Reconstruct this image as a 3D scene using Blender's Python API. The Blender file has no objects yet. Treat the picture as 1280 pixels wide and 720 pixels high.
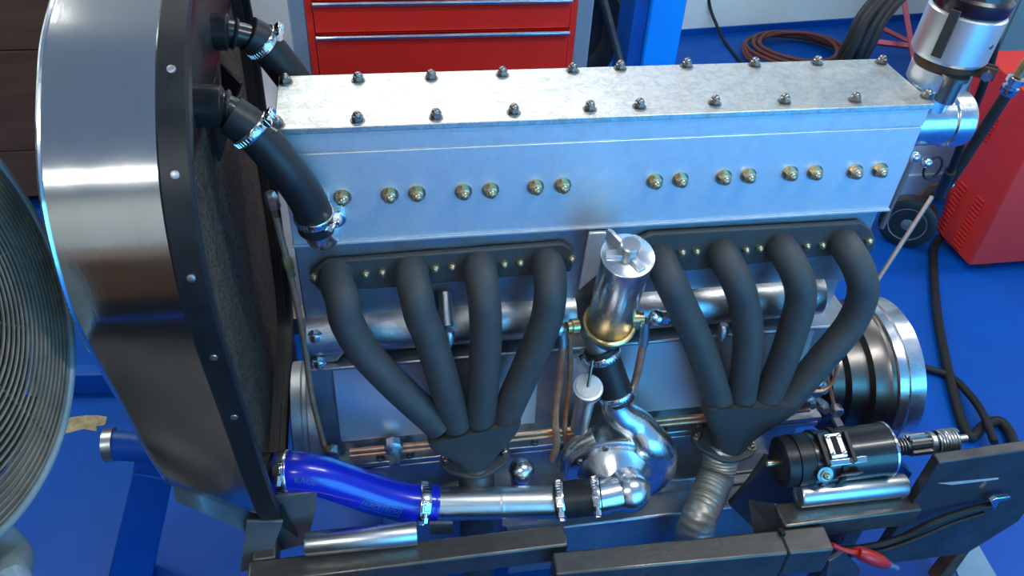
import bpy, bmesh, math, random
from math import sin, cos, pi, radians, atan2, sqrt, hypot
from mathutils import Vector, Matrix, Quaternion

random.seed(7)
SC = bpy.context.scene
COL = SC.collection
V = Vector

# ------------------------------------------------------------------ camera
FPX = 1029.02
PITCH, YAW, ROLL = 0.6976, 0.2075, 0.063
EYE = V((0.1262, -1.0449, 0.5761))
_fw = V((sin(YAW)*cos(PITCH), cos(YAW)*cos(PITCH), -sin(PITCH)))
_r0 = V((cos(YAW), -sin(YAW), 0))
_u0 = _r0.cross(_fw)
CR = _r0*cos(ROLL) + _u0*sin(ROLL)
CU = -_r0*sin(ROLL) + _u0*cos(ROLL)
cam_d = bpy.data.cameras.new('camera')
cam = bpy.data.objects.new('camera', cam_d)
COL.objects.link(cam)
cam_d.sensor_width = 36.0
cam_d.lens = 36.0*FPX/1280.0
cam_d.clip_start = 0.02
cam.matrix_world = Matrix(((CR.x, CU.x, -_fw.x, EYE.x), (CR.y, CU.y, -_fw.y, EYE.y), (CR.z, CU.z, -_fw.z, EYE.z), (0, 0, 0, 1)))
SC.camera = cam

# ------------------------------------------------------------------ view, world, lamps
SC.view_settings.view_transform = 'Standard'
SC.view_settings.look = 'None'
SC.view_settings.gamma = 1.0
SC.view_settings.use_curve_mapping = False
SC.view_settings.exposure = 0.0
SC.cycles.use_denoising = True
SC.cycles.max_bounces = 8

world = bpy.data.worlds.new('daylight'); SC.world = world
world.use_nodes = True
_bg = world.node_tree.nodes['Background']
_bg.inputs[0].default_value = (0.08, 0.52, 1.0, 1)
_bg.inputs[1].default_value = 6.5

FLOOR = -1.05          # the engine's top cover lies at z = 0
CEIL = 1.95
LAMPS = [(-0.9, -2.0), (0.40, 1.75), (1.5, -0.6), (-1.7, 1.3), (3.2, 0.7)]     # ceiling fluorescents; middle one added to brighten drawers and welder front
LAMP_W = 27

def lamp_light(name, loc, sx, sy, watts, color, rot=(0, 0, 0)):
    d = bpy.data.lights.new(name, 'AREA'); d.shape = 'RECTANGLE'
    d.size = sx; d.size_y = sy; d.energy = watts; d.color = color
    o = bpy.data.objects.new(name, d); COL.objects.link(o)
    o.location = loc; o.rotation_euler = rot
    return o
# (the fluorescents' own light is added by their builder below)

# ------------------------------------------------------------------ mesh helpers
def at(px, py, x=None, y=None, z=None):
    """the point of a plane x=, y= or z= seen at a pixel of the 1280x720 photograph"""
    d = _fw + CR*((px-640)/FPX) - CU*((py-360)/FPX)
    if x is not None: t = (x-EYE.x)/d.x
    elif y is not None: t = (y-EYE.y)/d.y
    else: t = (z-EYE.z)/d.z
    return EYE + d*t

def frame(axis, hint=None):
    a = V(axis).normalized()
    h = V(hint) if hint is not None else (V((0, 0, 1)) if abs(a.z) < .9 else V((1, 0, 0)))
    u = (h - a*h.dot(a)).normalized()
    return a, u, a.cross(u)

def catmull(pts, n=8):
    P = [V(p) for p in pts]
    if len(P) < 3: return P
    P = [P[0]*2-P[1]] + P + [P[-1]*2-P[-2]]
    out = []
    for i in range(1, len(P)-2):
        a, b, c, d = P[i-1], P[i], P[i+1], P[i+2]
        for k in range(n):
            t = k/n
            out.append(.5*((2*b)+(c-a)*t+(2*a-5*b+4*c-d)*t*t+(3*b-a-3*c+d)*t**3))
    out.append(P[-2])
    return out

class MB:
    def __init__(s): s.v = []; s.f = []; s.m = []
    def add(s, vs, fs, m=0):
        o = len(s.v); s.v += [V(p) for p in vs]
        s.f += [tuple(o+i for i in f) for f in fs]; s.m += [m]*len(fs)
        return s
    def box(s, c, size, axes=None, m=0):
        X, Y, Z = axes or (V((1, 0, 0)), V((0, 1, 0)), V((0, 0, 1)))
        c = V(c); h = [k/2 for k in size]
        vs = [c + X*(h[0]*i) + Y*(h[1]*j) + Z*(h[2]*k) for k in (-1, 1) for j in (-1, 1) for i in (-1, 1)]
        return s.add(vs, [(0, 2, 3, 1), (4, 5, 7, 6), (0, 1, 5, 4), (2, 6, 7, 3), (0, 4, 6, 2), (1, 3, 7, 5)], m)
    def box2(s, a, b, m=0):
        a, b = V(a), V(b)
        return s.box((a+b)/2, [abs(b[i]-a[i]) for i in range(3)], None, m)
    def loft(s, rings, cap=True, closed=False, m=0):
        n = len(rings[0]); vs = [p for r in rings for p in r]; fs = []
        R = len(rings)
        for i in range(R if closed else R-1):
            j = (i+1) % R
            for k in range(n):
                l = (k+1) % n
                fs.append((i*n+k, i*n+l, j*n+l, j*n+k))
        if cap and not closed:
            fs.append(tuple(range(n-1, -1, -1))); fs.append(tuple((R-1)*n+k for k in range(n)))
        return s.add(vs, fs, m)
    def tube(s, path, r, n=14, cap=True, closed=False, m=0):
        P = [V(p) for p in path]; N = len(P); rings = []
        tang = []
        for i in range(N):
            a = P[(i-1) % N] if (closed or i) else P[0]
            b = P[(i+1) % N] if (closed or i < N-1) else P[-1]
            tang.append((b-a).normalized())
        _, u, w = frame(tang[0])
        for i in range(N):
            t = tang[i]
            u = (u - t*u.dot(t)).normalized(); w = t.cross(u)
            rr = r[i] if isinstance(r, (list, tuple)) else (r(i/(N-1)) if callable(r) else r)
            rings.append([P[i] + u*(rr*cos(2*pi*k/n)) + w*(rr*sin(2*pi*k/n)) for k in range(n)])
        return s.loft(rings, cap, closed, m)
    def lathe(s, prof, origin, axis, n=32, cap=True, m=0):
        """prof: (distance along axis, radius) pairs"""
        a, u, w = frame(axis); o = V(origin)
        return s.loft([[o + a*h + u*(r*cos(2*pi*k/n)) + w*(r*sin(2*pi*k/n)) for k in range(n)] for h, r in prof], cap, False, m)
    def prism(s, poly, vec, m=0):
        P = [V(p) for p in poly]; vec = V(vec)
        return s.loft([P, [p+vec for p in P]], True, False, m)
    def ball(s, c, r, axis=(0, 0, 1), n=20, k=10, m=0):
        return s.lathe([(-r*cos(pi*i/k), max(r*sin(pi*i/k), 1e-5)) for i in range(k+1)], c, axis, n, True, m)

WL = {}      # world position of each object
def obj(name, mb, mats, parent=None, origin=None, angle=38, bevel=0, seg=2, smooth=True):
    if not isinstance(mats, (list, tuple)): mats = [mats]
    n = len(mb.v)
    o0 = V(origin) if origin is not None else sum(mb.v, V())/n
    me = bpy.data.meshes.new(name)
    me.from_pydata([tuple(p-o0) for p in mb.v], [], mb.f)
    for m in mats: me.materials.append(m)
    if len(mats) > 1: me.polygons.foreach_set('material_index', mb.m)
    bm = bmesh.new(); bm.from_mesh(me); bmesh.ops.recalc_face_normals(bm, faces=bm.faces); bm.to_mesh(me); bm.free()
    if smooth:
        me.polygons.foreach_set('use_smooth', [True]*len(me.polygons))
        me.set_sharp_from_angle(angle=radians(angle))
    me.update()
    o = bpy.data.objects.new(name, me); COL.objects.link(o)
    place(o, o0, parent)
    if bevel:
        b = o.modifiers.new('edge', 'BEVEL'); b.width = bevel; b.segments = seg; b.limit_method = 'ANGLE'; b.angle_limit = radians(40)
    return o
def place(o, p, parent=None):
    p = V(p); WL[o.name] = p
    if parent is not None:
        o.parent = parent; o.location = p - WL[parent.name]
    else: o.location = p
    return o
def copy_at(src, p, parent=None):
    c = src.copy(); COL.objects.link(c)
    return place(c, p, parent)
def copy_tree(src, p, parent=None):
    kids = [k for k in bpy.data.objects if k.parent == src]
    c = copy_at(src, p, parent)
    for k in kids: copy_tree(k, V(p)+(WL[k.name]-WL[src.name]), c)
    return c
def tag(o, label=None, cat=None, group=None, kind=None):
    if label: o['label'] = label
    if cat: o['category'] = cat
    if group: o['group'] = group
    if kind: o['kind'] = kind
    return o
def thing(name, loc, label, cat, group=None):
    o = bpy.data.objects.new(name, None); COL.objects.link(o); o.empty_display_size = .05
    place(o, loc); return tag(o, label, cat, group)

# ------------------------------------------------------------------ materials
def mat(name, color, rough=.5, metal=0., color2=None, nscale=20., ndetail=4., stretch=(1, 1, 1), rvar=0., bump=0., bscale=None, spec=.5, coat=0., aniso=0., mix=(.35, .65)):
    m = bpy.data.materials.new(name); m.use_nodes = True
    nt = m.node_tree; N = nt.nodes; L = nt.links
    b = N['Principled BSDF']
    b.inputs['Base Color'].default_value = (*color, 1); b.inputs['Roughness'].default_value = rough
    b.inputs['Metallic'].default_value = metal; b.inputs['Specular IOR Level'].default_value = spec
    b.inputs['Coat Weight'].default_value = coat; b.inputs['Coat Roughness'].default_value = .08
    if color2 or rvar or bump:
        tc = N.new('ShaderNodeTexCoord'); mp = N.new('ShaderNodeMapping'); mp.inputs['Scale'].default_value = stretch
        L.new(tc.outputs['Object'], mp.inputs[0])
        nz = N.new('ShaderNodeTexNoise'); nz.inputs['Scale'].default_value = nscale; nz.inputs['Detail'].default_value = ndetail; nz.inputs['Roughness'].default_value = .6
        L.new(mp.outputs[0], nz.inputs['Vector'])
        rp = N.new('ShaderNodeMapRange'); rp.inputs[1].default_value = mix[0]; rp.inputs[2].default_value = mix[1]
        L.new(nz.outputs['Fac'], rp.inputs[0])
        if color2:
            mx = N.new('ShaderNodeMix'); mx.data_type = 'RGBA'
            mx.inputs[6].default_value = (*color, 1); mx.inputs[7].default_value = (*color2, 1)
            L.new(rp.outputs[0], mx.inputs[0]); L.new(mx.outputs[2], b.inputs['Base Color'])
        if rvar:
            r2 = N.new('ShaderNodeMapRange'); r2.inputs[3].default_value = rough-rvar; r2.inputs[4].default_value = rough+rvar
            L.new(rp.outputs[0], r2.inputs[0]); L.new(r2.outputs[0], b.inputs['Roughness'])
        if bump:
            n2 = nz
            if bscale:
                n2 = N.new('ShaderNodeTexNoise'); n2.inputs['Scale'].default_value = bscale; n2.inputs['Detail'].default_value = 3
                L.new(mp.outputs[0], n2.inputs['Vector'])
            bp = N.new('ShaderNodeBump'); bp.inputs['Strength'].default_value = bump; bp.inputs['Distance'].default_value = .002
            L.new(n2.outputs['Fac'], bp.inputs['Height']); L.new(bp.outputs[0], b.inputs['Normal'])
    return m
def emit(name, color, k):
    m = bpy.data.materials.new(name); m.use_nodes = True
    b = m.node_tree.nodes['Principled BSDF']; b.inputs['Base Color'].default_value = (*color, 1)
    b.inputs['Emission Color'].default_value = (*color, 1); b.inputs['Emission Strength'].default_value = k
    return m

M = dict(
    cast=mat('machined aluminium', (.80, .82, .84), .46, .72, (.66, .70, .74), 24, 8, rvar=.06, bump=.12, bscale=160, mix=(.38,.62)),
    plate=mat('scuffed aluminium plate', (.80, .80, .765), .47, 1, (.66, .655, .62), 26, 9, (1, 1.5, 1), rvar=.06, bump=.16, bscale=120, mix=(.40, .60)),
    castdark=mat('cast aluminium', (.52, .54, .57), .42, 1, (.36, .38, .41), 18, 5, rvar=.08, bump=.25, bscale=220),
    sheet=mat('bare aluminium sheet', (.74, .76, .78), .34, .82, (.66, .68, .70), 10, 7, (1, 1, 1), rvar=.04, bump=.04, bscale=140),
    polish=mat('polished aluminium', (.80, .82, .84), .25, 1, (.70, .72, .74), 25, 3, rvar=.05, bump=.08, bscale=60),
    shroud=mat('brushed aluminium sheet', (.66, .66, .65), .155, 1, (.58, .57, .55), 5, 8, (3.5, .8, .8), rvar=.035, bump=.03, bscale=90, mix=(.25, .75)),
    chrome=mat('bright plated steel', (.85, .86, .87), .16, 1, (.7, .7, .7), 60, 2, rvar=.06),
    nut=mat('plated dome nut', (.60, .48, .30), .24, .8, (.40, .32, .20), 90, 2, rvar=.06),
    nutdark=mat('dark steel nut', (.26, .25, .24), .30, 1), flydark=mat('dark oiled steel', (.20, .18, .165), .36, 1, (.14, .125, .115), 14, 5, rvar=.06),
    brass=mat('brass', (.85, .62, .30), .28, .9, (.66, .46, .20), 50, 3),
    copper=mat('copper pipe', (.80, .40, .24), .32, .65, (.56, .26, .15), 35, 4),
    coatblk=mat('black ceramic coating', (.045, .050, .052), .62, 0, (.036, .040, .043), 40, 4, bump=.25, bscale=260, spec=.55),
    rubber=mat('black rubber', (.014, .015, .017), .42, 0, (.021, .022, .025), 30, 3, bump=.06, spec=.38),
    cablem=mat('black cable sheath', (.012, .013, .015), .5, 0, spec=.25),
    blkpaint=mat('gloss black paint', (.012, .013, .015), .28, 0, (.02, .02, .022), 20, 3, coat=.25),
    blksatin=mat('satin black paint', (.010, .011, .013), .42, 0, (.017, .018, .021), 16, 5, rvar=.08, bump=.06, spec=.32),
    core=mat('dark radiator core', (.014, .012, .010), .8, 0, (.105, .088, .070), 190, 3, (1, 1, 1), bump=.9, bscale=260, spec=.25),
    steel=mat('mill finish steel tube', (.175, .155, .130), .34, .75, (.10, .095, .09), 12, 7, (1, 3, 1), rvar=.10, bump=.08),
    mountgrey=mat('grey steel plate', (.16, .165, .185), .5, .4, (.11, .115, .13), 12, 6),
    steeldk=mat('dark steel plate', (.085, .085, .09), .45, .6, (.05, .05, .055), 10, 6, rvar=.08, bump=.08),
    zinc=mat('zinc plated tube', (.66, .68, .68), .33, 1, (.50, .52, .52), 12, 8, (1, 2, 1), rvar=.06, bump=.05, bscale=120),
    flexm=mat('stained stainless flexible pipe', (.42, .40, .34), .48, .6, (.19, .18, .155), 12, 8, rvar=.1, mix=(.4, .62)),
    hoseblue=mat('blue silicone', (.006, .022, .52), .22, 0, (.006, .018, .44), 30, 3, spec=.55, coat=.3),
    hosetext=mat('faded hose print', (.01, .14, .30), .5, 0),
    floor=mat('blue painted floor', (.0008, .072, .37), .44, 0, (.0010, .060, .31), 3.2, 7, rvar=.08, bump=.06, bscale=50, spec=.16),
    bluepaint=mat('blue machine paint', (.0015, .075, .38), .40, 0, (.002, .060, .31), 6, 6, rvar=.06, bump=.04, bscale=40),
    postblue=mat('bright blue paint', (.002, .30, .95), .4, 0, (.002, .27, .92), 5, 4),
    wall=mat('white painted wall', (.82, .85, .78), .7, 0, (.74, .77, .70), 2.5, 6, bump=.05, bscale=30),
    ceil=mat('white ceiling', (.7, .72, .72), .8),
    wood=mat('brown stained wood', (.150, .075, .036), .5, 0, (.095, .046, .022), 3, 7, (1, 1, 6), bump=.08),
    red=mat('red drawer paint', (.78, .026, .016), .32, 0, (.70, .023, .014), 6, 3, coat=.2),
    redweld=mat('red machine paint', (.62, .030, .022), .45, 0, (.56, .027, .020), 5, 3),
    greyblue=mat('grey blue paint', (.20, .29, .40), .4, 0),
    dark=mat('dark recess', (.006, .006, .007), .8),
    tape=mat('old masking tape', (.42, .34, .19), .8, 0, (.22, .17, .09), 45, 5, bump=.3),
    drum=mat('pale grey plastic', (.44, .46, .48), .5, 0, (.36, .38, .40), 8, 5),
    paleblue=mat('pale blue card', (.17, .29, .40), .6, 0, (.14, .25, .35), 8, 5),
    palecab=mat('pale blue enamel', (.42, .56, .74), .5, 0, (.38, .51, .68), 8, 5),
    hubm=mat('worn cast hub', (.34, .31, .27), .42, .6, (.20, .18, .16), 30, 4),
    teal=mat('grey green paint', (.13, .20, .22), .5, 0),
    fanring=mat('dull wire', (.22, .19, .145), .5, .2, (.14, .12, .09), 30, 3, spec=.3),
    fanrim=mat('pale blue grey enamel', (.20, .28, .31), .4, 0, (.14, .20, .22), 14, 5),
    fanblade=mat('dark fan blade', (.018, .019, .02), .4, 0),
    coilm=mat('brown rubber cable', (.13, .030, .020), .5, 0),
    redplas=mat('red plastic', (.42, .016, .012), .35, 0),
    redbar=mat('faded red paint', (.42, .05, .07), .45, 0),
    maroon=mat('dark bakelite cap', (.022, .010, .014), .22, 0, coat=.4),
    rust=mat('rusty steel', (.12, .055, .03), .7, .3, (.05, .03, .02), 40, 5, bump=.3),
    rusty=mat('rod steel', (.34, .26, .24), .4, .8),
)
def swirl(m):
    nt = m.node_tree; N = nt.nodes; L = nt.links; b = N['Principled BSDF']
    src = b.inputs['Base Color'].links[0].from_socket
    tc = N.new('ShaderNodeTexCoord'); nz = N.new('ShaderNodeTexNoise'); nz.inputs['Scale'].default_value = 48; nz.inputs['Detail'].default_value = 10; nz.inputs['Distortion'].default_value = .9
    L.new(tc.outputs['Object'], nz.inputs['Vector'])
    d = N.new('ShaderNodeMath'); d.operation = 'SUBTRACT'; d.inputs[1].default_value = .5; L.new(nz.outputs['Fac'], d.inputs[0])
    ab = N.new('ShaderNodeMath'); ab.operation = 'ABSOLUTE'; L.new(d.outputs[0], ab.inputs[0])
    rp = N.new('ShaderNodeMapRange'); rp.inputs[1].default_value = 0; rp.inputs[2].default_value = .06; rp.inputs[3].default_value = .78; rp.inputs[4].default_value = 1; L.new(ab.outputs[0], rp.inputs[0])
    mx = N.new('ShaderNodeMix'); mx.data_type = 'RGBA'; mx.blend_type = 'MULTIPLY'; mx.inputs[0].default_value = 1
    L.new(src, mx.inputs[6]); L.new(rp.outputs[0], mx.inputs[7]); L.new(mx.outputs[2], b.inputs['Base Color'])
swirl(M['plate'])
LAMPM = emit('fluorescent tube glow', (1.0, .985, .94), 9.0)

# nuts -------------------------------------------------------------
def nut_mb(p, axis, r=.0075, washer=True, dome=True, m=0):
    mb = MB(); a, u, w = frame(axis); p = V(p); h = 0
    if washer: mb.lathe([(0, r*1.45), (r*.22, r*1.45)], p, axis, 18); h = r*.22
    ring = lambda z, rr, c: [p + a*z + u*(rr*cos(pi/3*k+c)) + w*(rr*sin(pi/3*k+c)) for k in range(6)]
    mb.loft([ring(h, r*1.12, .2), ring(h+r*.95, r*1.12, .2), ring(h+r*1.08, r*.92, .2)])
    if dome: mb.lathe([(h+r*1.0, r*.9), (h+r*1.35, r*.82), (h+r*1.65, r*.55), (h+r*1.78, r*.02)], p, axis, 14)
    else: mb.lathe([(h+r*1.0, r*.5), (h+r*1.7, r*.48), (h+r*1.75, r*.3)], p, axis, 12)
    return mb
def nuts(points, axis, parent, material, r=.0075, name='nut', **k):
    first = None
    for p in points:
        if first is None: first = obj(name, nut_mb(p, axis, r, **k), material, parent, origin=p)
        else: copy_at(first, p, parent)
    return first

def clamp(parent, c, axis, r, w=.012, screw=0.0, name='hose_clamp'):
    """worm-drive clip: band with slots, housing and screw (sub-parts)"""
    c = V(c); a, u, v = frame(axis); mb = MB()
    if not isinstance(screw, (int, float)): screw = atan2(V(screw).dot(v), V(screw).dot(u))
    mb.lathe([(-w/2, r), (-w/2, r+.0016), (-w*.38, r+.0026), (w*.38, r+.0026), (w/2, r+.0016), (w/2, r)], c, axis, 40, cap=False)
    for k in range(36):
        t = 2*pi*k/36; n = u*cos(t)+v*sin(t); g = -u*sin(t)+v*cos(t)
        mb.box(c + n*(r+.0026), (.0012, w*.55, .0010), (g, a, n))
    b = obj(name, mb, M['chrome'], parent)
    n = u*cos(screw)+v*sin(screw); g = -u*sin(screw)+v*cos(screw)
    h = MB().box(c + n*(r+.0075), (.020, w*.9, .010), (g, a, n))
    h.box(c + n*(r+.0135), (.012, w*.6, .003), (g, a, n))
    obj('housing', h, M['chrome'], b, bevel=.001)
    s = MB(); q = c + n*(r+.008)
    s.tube([q - g*.011, q + g*.018], .0042, 12)
    s.lathe([(.018, .0058), (.026, .0058)], q, g, 6)
    s.box(q + g*.0262, (.0012, .009, .0012), (n, a, g))
    obj('screw', s, M['chrome'], b)
    return b

# ================================================================== SETTING
def struct(name, mb, m, **k): return tag(obj(name, mb, m, **k), kind='structure')
def wy(x): return 2.515 + 0.1021*x          # the back wall runs slightly askew
struct('floor', MB().box2((-2.9, -3.7, FLOOR-.1), (4.4, 3.2, FLOOR)), M['floor'])
struct('wall_back', MB().prism([(-2.9, wy(-2.9), FLOOR), (4.4, wy(4.4), FLOOR), (4.4, wy(4.4)+.1, FLOOR), (-2.9, wy(-2.9)+.1, FLOOR)], (0, 0, CEIL-FLOOR)), M['wall'])
struct('wall_left', MB().box2((-3.0, -3.7, FLOOR), (-2.9, 2.4, CEIL)), M['wall'])
struct('wall_right', MB().box2((4.4, -3.7, FLOOR), (4.5, 3.2, CEIL)), M['wall'])
struct('ceiling', MB().box2((-3.0, -3.7, CEIL), (4.5, 3.2, CEIL+.1)), M['ceil'])
struct('wall_front', MB().box2((-3.0, -3.7, FLOOR), (0.9, -3.6, CEIL)).box2((.9, -3.7, 1.5), (4.5, -3.6, CEIL)), M['wall'])
struct('ground_outside', MB().box2((-14, -20, FLOOR-.14), (16, -3.7, FLOOR-.04)), M['drum'])
struct('baseboard_back', MB().prism([(-2.9, wy(-2.9)-.012, FLOOR), (4.4, wy(4.4)-.012, FLOOR), (4.4, wy(4.4), FLOOR), (-2.9, wy(-2.9), FLOOR)], (0, 0, 0.031)), M['floor'])
for (lx, ly), wh_ in zip(LAMPS, ('in front of the engine towards the fan', 'above the red tool cabinet', 'added to brighten the red drawers and welding machine', 'above the brown wooden cabinet', 'above the grey green locker')):
    t = thing('ceiling_light', (lx, ly, CEIL), 'twin-tube fluorescent ceiling light '+wh_, 'ceiling light', 'fluorescent ceiling lights')
    obj('housing', MB().box((lx, ly, CEIL-.025), (1.5, .16, .05)), M['ceil'], t)
    for s in (-1, 1):
        obj('tube', MB().tube([(lx-.72, ly+s*.045, CEIL-.075), (lx+.72, ly+s*.045, CEIL-.075)], .013, 10), LAMPM, t)
    lamp_light('fluorescent_glow', (lx, ly, CEIL-.10), 1.45, .14, LAMP_W, (.97, 1.0, .97))

# ================================================================== RADIATOR
RY = .08
HW = [(.226, 0.0), (.222, .06), (.210, .105), (.187, .19), (.162, .238), (.12, .295), (.075, .336), (.015, .360), (-.061, .371), (-.153, .360), (-.289, .337), (-.437, .315), (-.560, .290), (-.615, .272), (-.642, .245), (-.652, .20), (-.653, .10), (-.653, 0)]
def rad_profile(s=1.0, kz=1.0, inset=0.0):
    near = []
    for z, h in HW:
        if z < -.061: z = -.061 + (z+.061)*kz
        near.append((RY - max(h-inset, 0), z - (inset if z > 0.1 else (-inset if z < -.6*kz else 0))))
    pts = near + [(2*RY-y, z) for y, z in reversed(near[1:-1])]
    P = catmull([V((0, y, z)) for y, z in pts] + [V((0, pts[0][0], pts[0][1]))], 4)[:-1]
    return P
def rad_ring(x, inset=0.0, kz=1.0): return [V((x, p.y, p.z)) for p in rad_profile(1, kz, inset)]
rad = thing('radiator', (-.15, RY, FLOOR+.4), 'round-topped radiator in a wide brushed aluminium shroud with black riveted hoop', 'radiator')
xs = [-.215, -.19, -.165, -.14, -.115, -.096]
kz = lambda x: .80 + .20*((x+.215)/.119)**.8 if x > -.215 else .80
sh = MB().loft([rad_ring(x, 0, kz(x)) for x in xs] + [rad_ring(x, .003, kz(x)) for x in reversed(xs)], cap=False, closed=True)
obj('shroud', sh, M['shroud'], rad, angle=50)
eg = MB().tube(rad_ring(-.215, .0, .80), .0028, 6, closed=True)
obj('rolled_edge', eg, M['chrome'], rad)
hoop = MB().loft([rad_ring(-.098, -.001), rad_ring(-.095, -.004), rad_ring(-.066, -.004), rad_ring(-.063, -.001), rad_ring(-.063, .010), rad_ring(-.066, .012), rad_ring(-.098, .012)], cap=False, closed=True)
hp = obj('riveted_hoop', hoop, M['blksatin'], rad, angle=30)
prof = rad_profile(1, 1, -.004)
for i, (px, py) in enumerate([(213, 90), (222, 221), (242, 348), (266, 451), (294, 522)]):
    best = min(range(len(prof)), key=lambda k: (lambda q: abs(q.x) )(V(((at(px, py, y=prof[k].y)-V((-.08, prof[k].y, prof[k].z))).length if prof[k].y < RY else 9, 0, 0))))
    p = prof[best]; n = (prof[(best+1) % len(prof)] - prof[best-1]).cross(V((1, 0, 0))).normalized()
    if n.y > 0: n = -n
    q = V((-.080, p.y, p.z))
    mb = MB().lathe([(0, .0052), (.0015, .0048), (.0021, .003), (.0022, .0001)], q, n, 16)
    obj('rivet', mb, M['castdark'], hp)
cr = [rad_ring(-.150, .022), rad_ring(-.092, .022)]
obj('core', MB().loft(cr), M['core'], rad)
# inner black rail along the hoop with its small tabs
rail = MB().loft([rad_ring(-.092, .018), rad_ring(-.076, .018), rad_ring(-.076, .030), rad_ring(-.092, .030)], cap=False, closed=True)
obj('inner_frame', rail, M['blkpaint'], rad, angle=30)
# header tank
def tank_ring(x, ins, zc=.015):
    P = [p for p in rad_ring(x, ins)]
    return [V((p.x, p.y, max(p.z, zc))) for p in P]
obj('header_tank', MB().loft([tank_ring(-.150, .03), tank_ring(-.094, .03), tank_ring(-.090, .036, .02)]), M['blksatin'], rad)
for s in (-1, 1):
    y0 = RY + s*.110; y1 = RY + s*.116
    a = V((-.056, y0, .050)); b = V((-.030, y1, .033))
    mb = MB().tube(catmull([(-.100, y0, .057), (-.078, y0, .056), a, b, (.000, y1+s*.003, .012)], 5), .0185, 20)
    mb.lathe([(-.035, .0275), (0, .0275), (.004, .022)], (-.060, y0, .052), (1, 0, -.08), 24)
    mb.lathe([(-.003, .022), (0, .0245), (.003, .022)], (-.052, y0, .049), (1, 0, -.15), 24)
    if s > 0:
        S1 = at(322, 49, y=.194); S0 = at(284, 40, y=.190)
        mb = MB().tube(catmull([(-.100, .190, S0.z+.004), S0 + V((-.02, 0, .003)), S0, S0.lerp(S1, .5), S1, S1 + (S1-S0)*.3], 5), .0185, 20)
        mb.lathe([(-.05, .0275), (0, .0275), (.004, .022)], S0, (1, 0, -.08), 24)
        mb.lathe([(-.003, .022), (0, .0245), (.003, .022)], S0.lerp(S1, .25), S1-S0, 24)
    obj('outlet_pipe', mb, M['blkpaint'], rad)
    gb = MB().prism([(-.052, RY+s*.02, .02), (-.086, RY+s*.085, .02), (-.086, RY+s*.075, -.05), (-.086, RY+s*.03, -.05)], (.004, 0, 0))
    obj('gusset', gb, M['blksatin'], rad)
obj('filler_plate', MB().box((-.10, RY-.02, .205), (.075, .16, .006), (V((1, 0, 0)), V((0, 1, .05)), V((0, -.05, 1)))), M['sheet'], rad, bevel=.002)
# lower lip, turned out and rolled
top = catmull([at(216, 606, y=-.185), at(245, 614, y=-.20), at(290, 634, y=-.19), at(330, 655, y=-.175)], 6)
out = [p + V((0, -.012, -.028 - .012*sin(pi*i/(len(top)-1)))) for i, p in enumerate(top)]
low = [p + V((.004, .03, -.052)) for p in top]
obj('lower_lip', MB().loft([top, out, low, [p+V((0, .02, 0)) for p in low], [p+V((0, .02, 0)) for p in top]], cap=False, closed=True), M['mountgrey'], rad, angle=60)
obj('outlet_flange', MB().lathe([(0, .034), (.02, .034), (.02, .024), (.045, .024)], at(347, 588, y=-.13)+V((-.03, 0, 0)), (1, -.15, 0), 24), M['blksatin'], rad)
obj('foot', MB().box2((-.16, -.10, -.69), (-.10, .26, -.655)), M['steeldk'], rad, bevel=.003)

# ================================================================== ENGINE
eng = thing('engine', (.5, .08, FLOOR+.2), 'long bare aluminium straight-eight engine on a steel test stand', 'engine')
D = .159
cover = obj('top_cover', MB().box2((-.003, -.003, -.009), (1.003, D+.003, 0)), M['plate'], eng, bevel=.0012)
front = [(347, 157), (447, 151), (545, 147), (642, 141), (737, 137), (799, 134), (893, 130), (980, 128), (1068, 126), (1158, 122)]
back = [(357, 103), (448, 101), (539, 98), (628, 94), (716, 89), (775, 86), (858, 83), (943, 82), (1021, 80), (1101, 79)]
nuts([at(*p, z=0) for p in front+back], (0, 0, 1), cover, M['nutdark'], .0074)
head = MB().box2((0, 0, -.040), (1, D, -.009))
head.box2((.001, .0012, -.0425), (.999, D-.001, -.040))
head.box2((0, 0, -.200), (1, D, -.0425))
hd = obj('cylinder_head', head, M['cast'], eng, bevel=.0012)
obj('head_joint', MB().box2((-.002, -.003, -.2035), (1.002, D, -.2003)), M['cast'], eng)
face = [(428, 246), (487, 243), (521, 241), (579, 239), (613, 237), (669, 233), (703, 231), (818, 226), (850, 224), (904, 221), (935, 219), (987, 216), (1018, 215), (1068, 214), (1099, 212)]
nuts([at(*p, y=0) for p in face], (0, -1, 0), hd, M['nut'], .0094)
# cylinder block below the joint
obj('cylinder_block', MB().box2((0, .003, -.36), (.475, D-.003, -.2035)).box2((.495, .003, -.36), (.985, D-.003, -.2035)).box2((.47, .012, -.36), (.50, D-.01, -.2035)), M['castdark'], eng, bevel=.0025)
obj('port_boss', MB().prism([at(735, 288, y=.0), at(757, 287, y=.0), at(757, 330, y=0), at(722, 360, y=0)], (0, -.008, 0)), M['cast'], eng, bevel=.002)
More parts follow.
